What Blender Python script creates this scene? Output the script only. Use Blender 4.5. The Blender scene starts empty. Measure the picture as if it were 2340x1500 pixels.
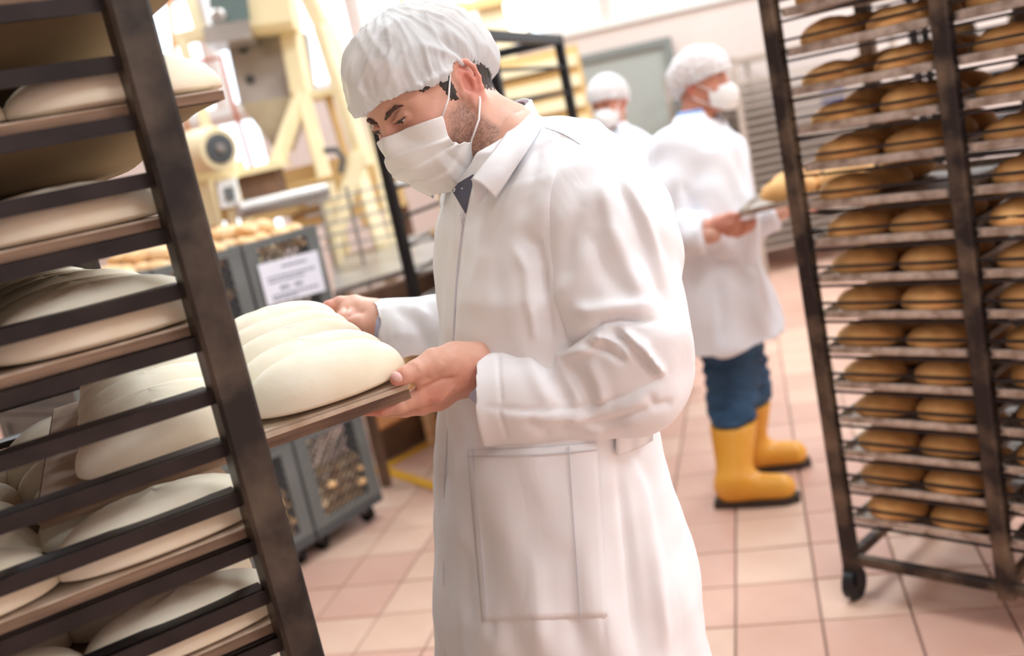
import bpy, math, random
import numpy as np
from mathutils import Vector, Matrix
random.seed(7); RNG = np.random.RandomState(7)
SC = bpy.context.scene
COL = SC.collection

# ------------------------------------------------------------------ camera
FPX = 2275.0                                   # focal length in pixels of a 2340 px wide frame
PITCH, ROLL = math.radians(11.4), math.radians(11.9)
RH = np.array([1., 0, 0]); FW = np.array([0, math.cos(PITCH), -math.sin(PITCH)]); UH = np.array([0, math.sin(PITCH), math.cos(PITCH)])
RI = math.cos(ROLL)*RH - math.sin(ROLL)*UH
UI = math.sin(ROLL)*RH + math.cos(ROLL)*UH
CAM = np.array([0, 0, 1.58])
cd = bpy.data.cameras.new('camera'); cam = bpy.data.objects.new('camera', cd); COL.objects.link(cam)
cd.sensor_width = 36; cd.sensor_fit = 'HORIZONTAL'; cd.lens = FPX/2340*36; cd.clip_start = .05; cd.clip_end = 100
cam.matrix_world = Matrix(((RI[0], UI[0], -FW[0], CAM[0]), (RI[1], UI[1], -FW[1], CAM[1]), (RI[2], UI[2], -FW[2], CAM[2]), (0, 0, 0, 1)))
cd.dof.use_dof = True; cd.dof.focus_distance = 1.40; cd.dof.aperture_fstop = 2.5
SC.camera = cam

# ------------------------------------------------------------------ world, light, exposure
W = bpy.data.worlds.new('daylight'); SC.world = W; W.use_nodes = True
bgn = W.node_tree.nodes['Background']; bgn.inputs[0].default_value = (.80, .90, 1, 1); bgn.inputs[1].default_value = 5.0
SC.view_settings.view_transform = 'Standard'; SC.view_settings.look = 'None'
SC.view_settings.gamma = 1; SC.view_settings.use_curve_mapping = False
SC.view_settings.exposure = -.62
LIGHTS = [  # x, y, energy : ceiling luminaires
    (-3.2, 6.8, 100), (0.2, 6.8, 150), (3.6, 6.8, 150), (-3.2, 4.2, 30), (0.2, 4.2, 130), (3.6, 4.2, 130),
    (0.9, 1.6, 70), (3.6, 1.6, 120), (1.2, -1.4, 45), (3.6, -1.4, 130)]
LZ = 4.55
for i, (x, y, e) in enumerate(LIGHTS):
    ld = bpy.data.lights.new('luminaire_light', 'AREA'); ld.shape = 'RECTANGLE'; ld.size = 1.5; ld.size_y = .9; ld.energy = e; ld.color = (.78, .91, 1)
    lo = bpy.data.objects.new('luminaire_light', ld); lo.location = (x, y, LZ-.08); COL.objects.link(lo)

# ------------------------------------------------------------------ pixel helpers (photograph pixel + depth -> point of the room)
def P(x, y, d): return CAM + d*(FW + (x-1170)/FPX*RI - (y-750)/FPX*UI)
def Q(w):
    v = np.asarray(w, float)-CAM; d = v@FW
    return np.stack([1170+FPX*(v@RI)/d, 750-FPX*(v@UI)/d, d], -1)
def az(a): a = math.radians(a); return np.array([math.sin(a), math.cos(a), 0])
def onplane(x, y, p0, n):
    v = FW+(x-1170)/FPX*RI-(y-750)/FPX*UI; return CAM+v*(((p0-CAM)@n)/(v@n))
def ground(x, y, z=0.):
    v = FW+(x-1170)/FPX*RI-(y-750)/FPX*UI; return CAM+v*((z-CAM[2])/v[2])

# ------------------------------------------------------------------ materials
def s2l(c): return tuple((v/255/12.92 if v/255 <= .04045 else ((v/255+.055)/1.055)**2.4) for v in c)
def mat(name, rgb, rough=.6, metal=0., var=.0, vscale=8., bump=0., bscale=60., rgb2=None, spec=.5, sss=0., attr=False, stretch=None, edge=(.35,.65), detail=6, bdist=.002):
    m = bpy.data.materials.new(name); m.use_nodes = True; nt = m.node_tree; b = nt.nodes['Principled BSDF']
    b.inputs['Roughness'].default_value = rough; b.inputs['Metallic'].default_value = metal
    b.inputs['Specular IOR Level'].default_value = spec
    c = s2l(rgb)+(1,)
    b.inputs['Base Color'].default_value = c
    tc = nt.nodes.new('ShaderNodeTexCoord'); vec = tc.outputs['Object']
    if stretch:
        mp = nt.nodes.new('ShaderNodeMapping'); mp.inputs['Scale'].default_value = stretch; nt.links.new(vec, mp.inputs[0]); vec = mp.outputs[0]
    if attr:
        a = nt.nodes.new('ShaderNodeAttribute'); a.attribute_name = 'tint'; src = a.outputs['Color']
        n = nt.nodes.new('ShaderNodeTexNoise'); n.inputs['Scale'].default_value = vscale; n.inputs['Detail'].default_value = detail; nt.links.new(vec, n.inputs['Vector'])
        r = nt.nodes.new('ShaderNodeMapRange'); r.inputs[3].default_value = 1-var; r.inputs[4].default_value = 1+var; nt.links.new(n.outputs[0], r.inputs[0])
        mx = nt.nodes.new('ShaderNodeVectorMath'); mx.operation = 'SCALE'; nt.links.new(src, mx.inputs[0]); nt.links.new(r.outputs[0], mx.inputs['Scale'])
        nt.links.new(mx.outputs[0], b.inputs['Base Color'])
    elif rgb2:
        n = nt.nodes.new('ShaderNodeTexNoise'); n.inputs['Scale'].default_value = vscale; n.inputs['Detail'].default_value = detail; nt.links.new(vec, n.inputs['Vector'])
        r = nt.nodes.new('ShaderNodeValToRGB'); r.color_ramp.elements[0].position = edge[0]; r.color_ramp.elements[1].position = edge[1]
        r.color_ramp.elements[0].color = c; r.color_ramp.elements[1].color = s2l(rgb2)+(1,)
        nt.links.new(n.outputs[0], r.inputs[0]); nt.links.new(r.outputs[0], b.inputs['Base Color'])
    if bump:
        n2 = nt.nodes.new('ShaderNodeTexNoise'); n2.inputs['Scale'].default_value = bscale; n2.inputs['Detail'].default_value = 4; nt.links.new(vec, n2.inputs['Vector'])
        bp = nt.nodes.new('ShaderNodeBump'); bp.inputs['Strength'].default_value = bump; bp.inputs['Distance'].default_value = bdist
        nt.links.new(n2.outputs[0], bp.inputs['Height']); nt.links.new(bp.outputs[0], b.inputs['Normal'])
    if sss:
        b.inputs['Subsurface Weight'].default_value = sss; b.inputs['Subsurface Radius'].default_value = (.012, .005, .003); b.inputs['Subsurface Scale'].default_value = 1.0
    return m
M = {}
M['coat'] = mat('white_cotton', (249, 249, 252), .85, bump=.12, bscale=28, bdist=.004, spec=.25)
def wrinkle(m, layers):
    nt = m.node_tree; b = nt.nodes['Principled BSDF']; tc = nt.nodes.new('ShaderNodeTexCoord'); prev = None
    for sc_, dist, st, stretch in layers:
        mp = nt.nodes.new('ShaderNodeMapping'); mp.inputs['Scale'].default_value = stretch; mp.inputs['Rotation'].default_value = (.3, .5, .9); nt.links.new(tc.outputs['Object'], mp.inputs[0])
        n = nt.nodes.new('ShaderNodeTexNoise'); n.inputs['Scale'].default_value = sc_; n.inputs['Detail'].default_value = 2.5; n.inputs['Distortion'].default_value = 1.0; nt.links.new(mp.outputs[0], n.inputs['Vector'])
        s = nt.nodes.new('ShaderNodeMath'); s.operation = 'SUBTRACT'; s.inputs[1].default_value = .5; nt.links.new(n.outputs[0], s.inputs[0])
        a = nt.nodes.new('ShaderNodeMath'); a.operation = 'ABSOLUTE'; nt.links.new(s.outputs[0], a.inputs[0])
        c = nt.nodes.new('ShaderNodeMath'); c.operation = 'POWER'; c.inputs[1].default_value = .8; nt.links.new(a.outputs[0], c.inputs[0])
        bp = nt.nodes.new('ShaderNodeBump'); bp.inputs['Strength'].default_value = st; bp.inputs['Distance'].default_value = dist; nt.links.new(c.outputs[0], bp.inputs['Height'])
        if prev: nt.links.new(prev.outputs[0], bp.inputs['Normal'])
        prev = bp
    nt.links.new(prev.outputs[0], b.inputs['Normal'])
wrinkle(M['coat'], [(8, .010, .22, (1, 1, .5))])
M['coat2'] = mat('white_cotton_far', (240, 241, 247), .85, bump=.3, bscale=9, bdist=.012, spec=.2)
M['seam'] = mat('seam_thread', (214, 214, 222), .9)
M['maskm'] = mat('mask_fleece', (244, 242, 240), .9, bump=.25, bscale=120, spec=.2)
M['strap'] = mat('elastic', (250, 248, 246), .8)
M['skin'] = mat('skin', (214, 160, 136), .45, var=.10, vscale=60, bump=.25, bscale=220, bdist=.0012, spec=.4, sss=.12, attr=True)
M['eye'] = mat('eyeball', (225, 215, 210), .15)
M['iris'] = mat('iris', (70, 55, 38), .15)
M['hair'] = mat('dark_hair', (40, 33, 31), .55, rgb2=(74, 66, 62), vscale=90, bump=.8, bscale=260, stretch=(1, 1, .3))
M['brow'] = mat('brow_hair', (84, 60, 50), .7, bump=.8, bscale=400)
M['shirt'] = mat('shirt', (92, 94, 112), .85)
M['shirtred'] = mat('shirt_stripes', (150, 120, 130), .85)
M['shirtblue'] = mat('shirt_blue', (140, 165, 215), .85)
M['lilac'] = mat('pale_lilac_cotton', (200, 206, 234), .85)
M['jeans'] = mat('denim', (38, 68, 98), .85, rgb2=(56, 90, 122), vscale=9, bump=.6, bscale=20, bdist=.02)
M['trousers'] = mat('pale_trousers', (222, 224, 230), .85)
M['boot'] = mat('yellow_rubber', (232, 160, 48), .4, rgb2=(238, 172, 64), vscale=6)
M['shoe'] = mat('white_shoe', (228, 228, 228), .5)
M['sole'] = mat('boot_sole', (58, 48, 40), .7)
M['dough'] = mat('dough', (250, 242, 224), .75, rgb2=(240, 226, 198), vscale=14, edge=(.3, .75), bump=.25, bscale=45, bdist=.003, sss=.1, spec=.25, detail=3)
M['peel'] = mat('proofing_board', (158, 126, 102), .7, rgb2=(92, 66, 52), vscale=22, bump=.5, bscale=70, stretch=(.25, 1, 3))
M['flour'] = mat('floured_top', (222, 204, 184), .9, rgb2=(190, 164, 140), vscale=18)
M['linen'] = mat('linen_sling', (150, 128, 98), .95, rgb2=(112, 92, 68), vscale=6, bump=.6, bscale=40, stretch=(.2, 1, 2))
M['rack'] = mat('dark_rack_steel', (40, 36, 35), .42, .45, rgb2=(96, 85, 74), vscale=13, edge=(.40, .70), bump=.4, bscale=30)
M['rail'] = mat('rack_rail_steel', (30, 25, 25), .45, .4, rgb2=(48, 40, 40), vscale=16)
M['rrack'] = mat('brown_rack_steel', (42, 32, 30), .5, .4, rgb2=(134, 112, 92), vscale=7, edge=(.45, .7), bump=.3, bscale=30)
M['black'] = mat('black_steel', (26, 26, 29), .5, .3)
M['tray'] = mat('grey_baking_tray', (206, 196, 186), .45, .35, rgb2=(150, 136, 124), vscale=26, bump=.2)
M['bread'] = mat('baked_crust', (238, 190, 124), .7, rgb2=(204, 138, 74), vscale=12, edge=(.3, .75), bump=.4, bscale=60, bdist=.004)
M['roll'] = mat('roll_crust', (232, 184, 128), .7, rgb2=(244, 214, 172), vscale=20, edge=(.4, .6), bump=.3)
M['cream'] = mat('cream_paint', (246, 230, 190), .5, rgb2=(238, 218, 174), vscale=3)
M['creamd'] = mat('ochre_cream_paint', (214, 176, 116), .55)
M['orange'] = mat('orange_paint', (222, 150, 84), .5)
M['rust'] = mat('rust_red_pipe', (190, 106, 74), .5)
M['steel'] = mat('stainless', (190, 184, 178), .35, .7, rgb2=(160, 152, 146), vscale=4)
M['green'] = mat('grey_green_motor', (96, 112, 108), .5)
M['grey'] = mat('grey_plastic', (112, 114, 112), .55, rgb2=(98, 100, 98), vscale=5)
M['greyd'] = mat('dark_grey_plastic', (76, 78, 80), .6)
M['label'] = mat('paper', (236, 236, 246), .8)
M['ink'] = mat('ink', (120, 122, 140), .8)
M['wall'] = mat('wall_paint', (232, 216, 208), .8, rgb2=(226, 208, 200), vscale=1)
M['wallw'] = mat('white_paint', (240, 238, 234), .8)
M['door'] = mat('grey_door', (172, 176, 170), .5)
M['doorf'] = mat('grey_door_frame', (130, 134, 130), .5)
M['ceil'] = mat('ceiling_paint', (236, 234, 228), .9)
M['grout'] = mat('grout', (150, 122, 110), .9)
M['tileA'] = mat('terracotta_a', (214, 172, 152), .42, rgb2=(202, 158, 138), vscale=3)
M['tileB'] = mat('terracotta_b', (222, 186, 164), .42, rgb2=(210, 170, 148), vscale=3)
M['tileC'] = mat('terracotta_c', (206, 160, 142), .42, rgb2=(214, 174, 154), vscale=3)
M['yellow'] = mat('yellow_floor_tape', (238, 178, 46), .5)
M['blue'] = mat('blue_paint', (44, 84, 150), .5)
M['brown'] = mat('brown_wood', (122, 92, 72), .7, rgb2=(102, 76, 60), vscale=8)
M['zip'] = mat('zip_metal', (226, 226, 230), .35, .5)
def emis(name, rgb, s):
    m = bpy.data.materials.new(name); m.use_nodes = True; b = m.node_tree.nodes['Principled BSDF']
    b.inputs['Base Color'].default_value = s2l(rgb)+(1,); b.inputs['Emission Color'].default_value = s2l(rgb)+(1,); b.inputs['Emission Strength'].default_value = s; return m
M['lamp'] = emis('lamp_diffuser', (255, 250, 240), 4)
def glassmat():
    m = bpy.data.materials.new('window_glass'); m.use_nodes = True; nt = m.node_tree; nt.nodes.clear()
    o = nt.nodes.new('ShaderNodeOutputMaterial'); t = nt.nodes.new('ShaderNodeBsdfTransparent'); g = nt.nodes.new('ShaderNodeBsdfGlossy'); g.inputs['Roughness'].default_value = .05
    mx = nt.nodes.new('ShaderNodeMixShader'); mx.inputs[0].default_value = .06
    nt.links.new(t.outputs[0], mx.inputs[1]); nt.links.new(g.outputs[0], mx.inputs[2]); nt.links.new(mx.outputs[0], o.inputs[0]); return m
M['glass'] = glassmat()
def netmat():
    m = bpy.data.materials.new('hairnet_fleece'); m.use_nodes = True; nt = m.node_tree; b = nt.nodes['Principled BSDF']
    b.inputs['Base Color'].default_value = (.88, .88, .88, 1); b.inputs['Roughness'].default_value = .8; b.inputs['Specular IOR Level'].default_value = .3
    tc = nt.nodes.new('ShaderNodeTexCoord')
    n2 = nt.nodes.new('ShaderNodeTexNoise'); n2.inputs['Scale'].default_value = 17; n2.inputs['Detail'].default_value = 3; n2.inputs['Distortion'].default_value = .5
    nt.links.new(tc.outputs['Object'], n2.inputs['Vector'])
    s = nt.nodes.new('ShaderNodeMath'); s.operation = 'SUBTRACT'; s.inputs[1].default_value = .5; nt.links.new(n2.outputs[0], s.inputs[0]); a = nt.nodes.new('ShaderNodeMath'); a.operation = 'ABSOLUTE'; nt.links.new(s.outputs[0], a.inputs[0])
    bp = nt.nodes.new('ShaderNodeBump'); bp.inputs['Strength'].default_value = .5; bp.inputs['Distance'].default_value = .008
    nt.links.new(a.outputs[0], bp.inputs['Height']); nt.links.new(bp.outputs[0], b.inputs['Normal'])
    o = nt.nodes['Material Output']; tr = nt.nodes.new('ShaderNodeBsdfTransparent'); mx = nt.nodes.new('ShaderNodeMixShader'); mx.inputs[0].default_value = .82
    tl = nt.nodes.new('ShaderNodeBsdfTranslucent'); tl.inputs[0].default_value = (.9, .9, .9, 1); m2 = nt.nodes.new('ShaderNodeMixShader'); m2.inputs[0].default_value = .25
    nt.links.new(b.outputs[0], m2.inputs[1]); nt.links.new(tl.outputs[0], m2.inputs[2])
    nt.links.new(tr.outputs[0], mx.inputs[1]); nt.links.new(m2.outputs[0], mx.inputs[2]); nt.links.new(mx.outputs[0], o.inputs[0]); return m
M['net'] = netmat()

# ------------------------------------------------------------------ object helpers
def tag(o, label=None, cat=None, group=None, kind=None):
    if label: o['label'] = label
    if cat: o['category'] = cat
    if group: o['group'] = group
    if kind: o['kind'] = kind
    return o
def empty(name, loc=(0, 0, 0), rz=0., label=None, cat=None, group=None, kind=None):
    o = bpy.data.objects.new(name, None); COL.objects.link(o); o.location = [float(v) for v in loc]; o.rotation_euler = (0, 0, rz); o.empty_display_size = .05
    return tag(o, label, cat, group, kind)
def rootloc(o):
    v = Vector((0, 0, 0))
    while o is not None: v = v+Vector(o.location); o = o.parent
    return np.array(v)
class MB:
    def __init__(s): s.v = []; s.f = []; s.n = 0
    def add(s, v, f):
        v = np.asarray(v, float).reshape(-1, 3); s.v.append(v); s.f += [tuple(i+s.n for i in q) for q in f]; s.n += len(v); return s
    def box(s, lo, hi):
        (a, b, c), (d, e, g) = lo, hi
        return s.add([(a, b, c), (d, b, c), (d, e, c), (a, e, c), (a, b, g), (d, b, g), (d, e, g), (a, e, g)],
                     [(0, 3, 2, 1), (4, 5, 6, 7), (0, 1, 5, 4), (1, 2, 6, 5), (2, 3, 7, 6), (3, 0, 4, 7)])
    def bar(s, p, q, w, h=None, up=(0, 0, 1), bev=.12):
        h = h or w; p = np.asarray(p, float); q = np.asarray(q, float); d = q-p; d /= np.linalg.norm(d)
        up = np.asarray(up, float); x = np.cross(d, up)
        if np.linalg.norm(x) < 1e-3: x = np.cross(d, (0, 1, 0))
        x /= np.linalg.norm(x); y = np.cross(x, d); c = bev*min(w, h); a, b = w/2, h/2
        prof = [(-a+c, -b), (a-c, -b), (a, -b+c), (a, b-c), (a-c, b), (-a+c, b), (-a, b-c), (-a, -b+c)]
        v = [p+x*i+y*j for i, j in prof]+[q+x*i+y*j for i, j in prof]
        f = [(i, (i+1) % 8, 8+(i+1) % 8, 8+i) for i in range(8)]+[tuple(range(7, -1, -1)), tuple(range(8, 16))]
        return s.add(v, f)
    def tube(s, pts, r, n=10, cap=True):
        pts = [np.asarray(p, float) for p in pts]; r = r if hasattr(r, '__len__') else [r]*len(pts); vs = []; x = None
        for i, p in enumerate(pts):
            t = pts[min(i+1, len(pts)-1)]-pts[max(i-1, 0)]; t /= np.linalg.norm(t)+1e-12
            if x is None: x = np.cross(t, (0, 0, 1)) if abs(t[2]) < .9 else np.cross(t, (0, 1, 0))
            x = x-t*(x@t); x /= np.linalg.norm(x); y = np.cross(t, x)
            for k in range(n): a = 2*math.pi*k/n; vs.append(p+r[i]*(math.cos(a)*x+math.sin(a)*y))
        f = [(i*n+k, i*n+(k+1) % n, (i+1)*n+(k+1) % n, (i+1)*n+k) for i in range(len(pts)-1) for k in range(n)]
        if cap: f += [tuple(range(n-1, -1, -1)), tuple((len(pts)-1)*n+k for k in range(n))]
        return s.add(vs, f)
    def lathe(s, base, axis, prof, n=20):        # prof: (distance along axis, radius)
        base = np.asarray(base, float); axis = np.asarray(axis, float); axis = axis/np.linalg.norm(axis)
        return s.tube2([base+axis*h for h, r in prof], [r for h, r in prof], axis, n)
    def tube2(s, pts, rs, t, n):
        x = np.cross(t, (0, 0, 1)) if abs(t[2]) < .9 else np.cross(t, (0, 1, 0)); x /= np.linalg.norm(x); y = np.cross(t, x); vs = []
        for p, r in zip(pts, rs):
            for k in range(n): a = 2*math.pi*k/n; vs.append(p+r*(math.cos(a)*x+math.sin(a)*y))
        f = [(i*n+k, i*n+(k+1) % n, (i+1)*n+(k+1) % n, (i+1)*n+k) for i in range(len(pts)-1) for k in range(n)]
        f += [tuple(range(n-1, -1, -1)), tuple((len(pts)-1)*n+k for k in range(n))]
        return s.add(vs, f)
    def prism(s, poly, off):                       # extruded polygon
        poly = np.asarray(poly, float); off = np.asarray(off, float); n = len(poly)
        return s.add(np.vstack([poly, poly+off]), [tuple(range(n-1, -1, -1)), tuple(range(n, 2*n))]+[(i, (i+1) % n, n+(i+1) % n, n+i) for i in range(n)])
    def grid(s, G, thick=0., up=None):             # G[i][j] points; optional thickness
        G = np.asarray(G, float); a, b, _ = G.shape
        f = [(i*b+j, i*b+j+1, (i+1)*b+j+1, (i+1)*b+j) for i in range(a-1) for j in range(b-1)]
        if not thick: return s.add(G.reshape(-1, 3), f)
        N = np.cross(np.gradient(G, axis=1), np.gradient(G, axis=0)); N /= np.linalg.norm(N, axis=2, keepdims=True)+1e-9
        V = np.vstack([G.reshape(-1, 3), (G-N*thick).reshape(-1, 3)]); m = a*b
        f2 = [tuple(m+i for i in q[::-1]) for q in f]
        rim = [i*b for i in range(a)]+[(a-1)*b+j for j in range(1, b)]+[i*b+b-1 for i in range(a-2, -1, -1)]+[j for j in range(b-2, 0, -1)]
        f3 = [(rim[k], rim[(k+1) % len(rim)], m+rim[(k+1) % len(rim)], m+rim[k]) for k in range(len(rim))]
        return s.add(V, f+f2+f3)
    def build(s, name, m, parent=None, smooth=False, world=False, label=None):
        V = np.vstack(s.v)
        if world and parent is not None: V = V-rootloc(parent)
        me = bpy.data.meshes.new(name); me.from_pydata(V.tolist(), [], s.f); me.update()
        import bmesh
        bm = bmesh.new(); bm.from_mesh(me); bmesh.ops.recalc_face_normals(bm, faces=bm.faces); bm.to_mesh(me); bm.free()
        if smooth:
            me.polygons.foreach_set('use_smooth', [True]*len(me.polygons))
            if smooth != 'all': me.set_sharp_from_angle(angle=math.radians(40))
        me.materials.append(m if not isinstance(m, str) else M[m])
        o = bpy.data.objects.new(name, me); COL.objects.link(o)
        if parent is not None: o.parent = parent
        if label: o['label'] = label
        return o
def inst(name, me, parent=None, loc=(0, 0, 0), rot=(0, 0, 0), scale=(1, 1, 1)):
    o = bpy.data.objects.new(name, me); COL.objects.link(o); o.location = [float(v) for v in loc]; o.rotation_euler = rot; o.scale = scale
    if parent is not None: o.parent = parent
    return o

# ------------------------------------------------------------------ signed distance modelling, meshed with surface nets
def V3(p): return np.asarray(p, np.float32)
class Field:
    def __init__(s, lo, hi, h):
        s.lo = np.array(lo, float); s.h = h; n = np.ceil((np.array(hi)-s.lo)/h).astype(int)+1; s.n = n
        s.X, s.Y, s.Z = np.meshgrid(*[(s.lo[i]+h*np.arange(n[i])).astype(np.float32) for i in range(3)], indexing='ij', sparse=True)
        s.D = None
    def cap(s, a, b, ra, rb=None):
        rb = ra if rb is None else rb; a = V3(a); b = V3(b); d = b-a; L = float(d@d)+1e-12
        t = np.clip(((s.X-a[0])*d[0]+(s.Y-a[1])*d[1]+(s.Z-a[2])*d[2])/L, 0, 1)
        return np.sqrt((s.X-a[0]-t*d[0])**2+(s.Y-a[1]-t*d[1])**2+(s.Z-a[2]-t*d[2])**2)-(ra+(rb-ra)*t)
    def ell(s, c, r, A=None):
        c = V3(c); A = np.eye(3, dtype=np.float32) if A is None else np.asarray(A, np.float32)   # rows of A: axes
        x, y, z = s.X-c[0], s.Y-c[1], s.Z-c[2]; k0 = 0; k1 = 0
        for i in range(3):
            u = (x*A[i][0]+y*A[i][1]+z*A[i][2])/np.float32(r[i]); k0 = k0+u*u; k1 = k1+(u/np.float32(r[i]))**2
        k0 = np.sqrt(k0); k1 = np.sqrt(k1)+1e-9
        return k0*(k0-1)/k1
    def plane(s, p, n):                             # negative on the side opposite to n
        p = V3(p); n = V3(n)/np.linalg.norm(n); return (s.X-p[0])*n[0]+(s.Y-p[1])*n[1]+(s.Z-p[2])*n[2]
    def u(s, d, k=.01): s.D = d if s.D is None else smin(s.D, d, k); return s
    def cut(s, d, k=.005): s.D = -smin(-s.D, d, k); return s   # keep outside of d
    def keep(s, d, k=.005): s.D = -smin(-s.D, -d, k); return s  # keep inside of d
def smin(a, b, k):
    h = np.maximum(k-np.abs(a-b), 0)/k; return np.minimum(a, b)-h*h*k*.25
def nets(F):
    D = F.D; s = D < 0; n = np.array(D.shape)
    c = np.zeros(n-1, np.int8)
    for i in (0, 1):
        for j in (0, 1):
            for k in (0, 1): c += s[i:n[0]-1+i, j:n[1]-1+j, k:n[2]-1+k]
    act = np.argwhere((c > 0) & (c < 8)); idx = -np.ones(n-1, np.int32); idx[tuple(act.T)] = np.arange(len(act))
    S = np.zeros((len(act), 3)); cnt = np.zeros(len(act))
    corners = [(0, 0, 0), (1, 0, 0), (0, 1, 0), (1, 1, 0), (0, 0, 1), (1, 0, 1), (0, 1, 1), (1, 1, 1)]
    cv = [D[act[:, 0]+a, act[:, 1]+b, act[:, 2]+g].astype(float) for a, b, g in corners]
    for i in range(8):
        for ax in range(3):
            if corners[i][ax] == 0:
                j = i+(1, 2, 4)[ax]; m = (cv[i] < 0) != (cv[j] < 0); t = cv[i][m]/(cv[i][m]-cv[j][m])
                p = np.tile(np.array(corners[i], float), (m.sum(), 1)); p[:, ax] += t; S[m] += p; cnt[m] += 1
    V = F.lo+F.h*(act+S/cnt[:, None]); faces = []
    for ax in range(3):
        o = [a for a in range(3) if a != ax]
        a0 = [slice(None)]*3; a1 = [slice(None)]*3; a0[ax] = slice(0, -1); a1[ax] = slice(1, None)
        s0, s1 = s[tuple(a0)], s[tuple(a1)]
        e = np.argwhere(s0 != s1); e = e[(e[:, o[0]] > 0) & (e[:, o[1]] > 0) & (e[:, o[0]] < n[o[0]]-1) & (e[:, o[1]] < n[o[1]]-1)]
        fl = s0[tuple(e.T)]
        def at(d0, d1):
            q = e.copy(); q[:, o[0]] -= d0; q[:, o[1]] -= d1; return idx[tuple(q.T)]
        q = np.stack([at(0, 0), at(1, 0), at(1, 1), at(0, 1)], 1)
        if ax == 1: fl = ~fl
        q[~fl] = q[~fl][:, ::-1]; faces.append(q)
    Fq = np.vstack(faces); Fq = Fq[(Fq >= 0).all(1)]
    return V, Fq
def normals(V, Fq):
    fn = np.cross(V[Fq[:, 2]]-V[Fq[:, 0]], V[Fq[:, 3]]-V[Fq[:, 1]]); N = np.zeros_like(V)
    for i in range(4): np.add.at(N, Fq[:, i], fn)
    return N/(np.linalg.norm(N, axis=1, keepdims=True)+1e-12)
def relax(V, Fq, it=1, w=.5):
    for _ in range(it):
        S = np.zeros_like(V); c = np.zeros(len(V))
        for i in range(4):
            for j in (1, 3): np.add.at(S, Fq[:, i], V[Fq[:, (i+j) % 4]]); np.add.at(c, Fq[:, i], 1)
        V = V*(1-w)+w*S/np.maximum(c, 1)[:, None]
    return V
def wob(V, freq, seed, n=7):
    r = np.random.RandomState(seed); o = 0
    for i in range(n):
        d = r.normal(size=3); d /= np.linalg.norm(d); o = o+np.sin(V@d*freq*(.6+1.2*r.rand())*6.283+r.rand()*6.283)
    return o/n**.5
def seg_px(q, poly):
    poly = np.asarray(poly, float); best = np.full(len(q), 1e9); par = np.zeros(len(q)); L = 0; tot = np.sum(np.linalg.norm(np.diff(poly, axis=0), axis=1))
    for a, b in zip(poly[:-1], poly[1:]):
        d = b-a; l = np.linalg.norm(d); t = np.clip(((q-a)@d)/(l*l), 0, 1); e = np.linalg.norm(q-a-t[:, None]*d, axis=1); m = e < best
        best[m] = e[m]; par[m] = (L+t[m]*l)/tot; L += l
    return best, par
FOLD = 1.0
def folds(V, N, lines, front=.0):
    """sculpt creases and ridges: (polyline in photograph pixels, width px, height m) on the side that faces the lens"""
    q = Q(V)[:, :2]; view = V-CAM; view /= np.linalg.norm(view, axis=1, keepdims=True); fac = np.clip(-(N*view).sum(1)*2.5-front, 0, 1)
    out = np.zeros(len(V))
    for poly, w, h in lines:
        d, t = seg_px(q, poly); h = h*FOLD; taper = np.clip(np.minimum(t, 1-t)*5+.15, 0, 1); w = max(w, 5.); out += h*taper*np.exp(-(d/w)**2)
    return V+N*(out*fac)[:, None]
def smesh(name, V, Fq, m, parent=None, tint=None, label=None):
    if parent is not None: V = V-rootloc(parent)
    me = bpy.data.meshes.new(name); me.vertices.add(len(V)); me.vertices.foreach_set('co', V.astype(np.float32).ravel())
    me.loops.add(len(Fq)*4); me.loops.foreach_set('vertex_index', Fq.astype(np.int32).ravel())
    me.polygons.add(len(Fq)); me.polygons.foreach_set('loop_start', np.arange(0, len(Fq)*4, 4, dtype=np.int32))
    me.update(calc_edges=True); me.validate(); me.polygons.foreach_set('use_smooth', [True]*len(me.polygons))
    me.materials.append(M[m])
    if tint is not None:
        a = me.color_attributes.new('tint', 'FLOAT_COLOR', 'POINT'); a.data.foreach_set('color', np.c_[tint, np.ones(len(tint))].astype(np.float32).ravel())
    o = bpy.data.objects.new(name, me); COL.objects.link(o)
    if parent is not None: o.parent = parent
    if label: o['label'] = label
    return o
def bounds(pts, pad):
    p = np.array(pts); return p.min(0)-pad, p.max(0)+pad
# ------------------------------------------------------------------ the room (turned 15 degrees from the camera)
RZ = math.radians(-15); EX = az(105); EY = az(15)
def room(w): w = np.asarray(w); return np.array([w@EX, w@EY, w[2]])
A0, A1, B0, B1, H = -7.0, 4.9, -4.0, 9.45, 4.7
def sbox(name, boxes, m, parent=None, kind='structure', label=None):
    mb = MB()
    for lo, hi in boxes: mb.box(lo, hi)
    o = mb.build(name, m, parent)
    if parent is None: o.rotation_euler = (0, 0, RZ); o['kind'] = kind
    if label: o['label'] = label
    return o
def wall_boxes(a0, a1, z0, z1, holes):
    xs = sorted({a0, a1} | {h[i] for h in holes for i in (0, 1)}); zs = sorted({z0, z1} | {h[i] for h in holes for i in (2, 3)}); out = []
    for x, X in zip(xs[:-1], xs[1:]):
        for z, Z in zip(zs[:-1], zs[1:]):
            c, d = (x+X)/2, (z+Z)/2
            if not any(h[0] < c < h[1] and h[2] < d < h[3] for h in holes): out.append((x, X, z, Z))
    return out
def bw(x, y):                     # point of the back wall seen at this pixel, room coordinates
    return room(onplane(x, y, B1*EY, EY))
wb = bw(1300, 66)[2]
holes = []
a_ = bw(1388, 50)[0]+.045
k = -9
while a_+k*.80+.71 < A1-.2:
    if a_+k*.80 > A0+.3: holes.append((a_+k*.80, a_+k*.80+.71, wb, wb+1.15))
    k += 1
p0, p1 = bw(455, 372), bw(540, 150)
holes.append((p0[0]-.1, p0[0]+.75, .95, wb-.12))
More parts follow.
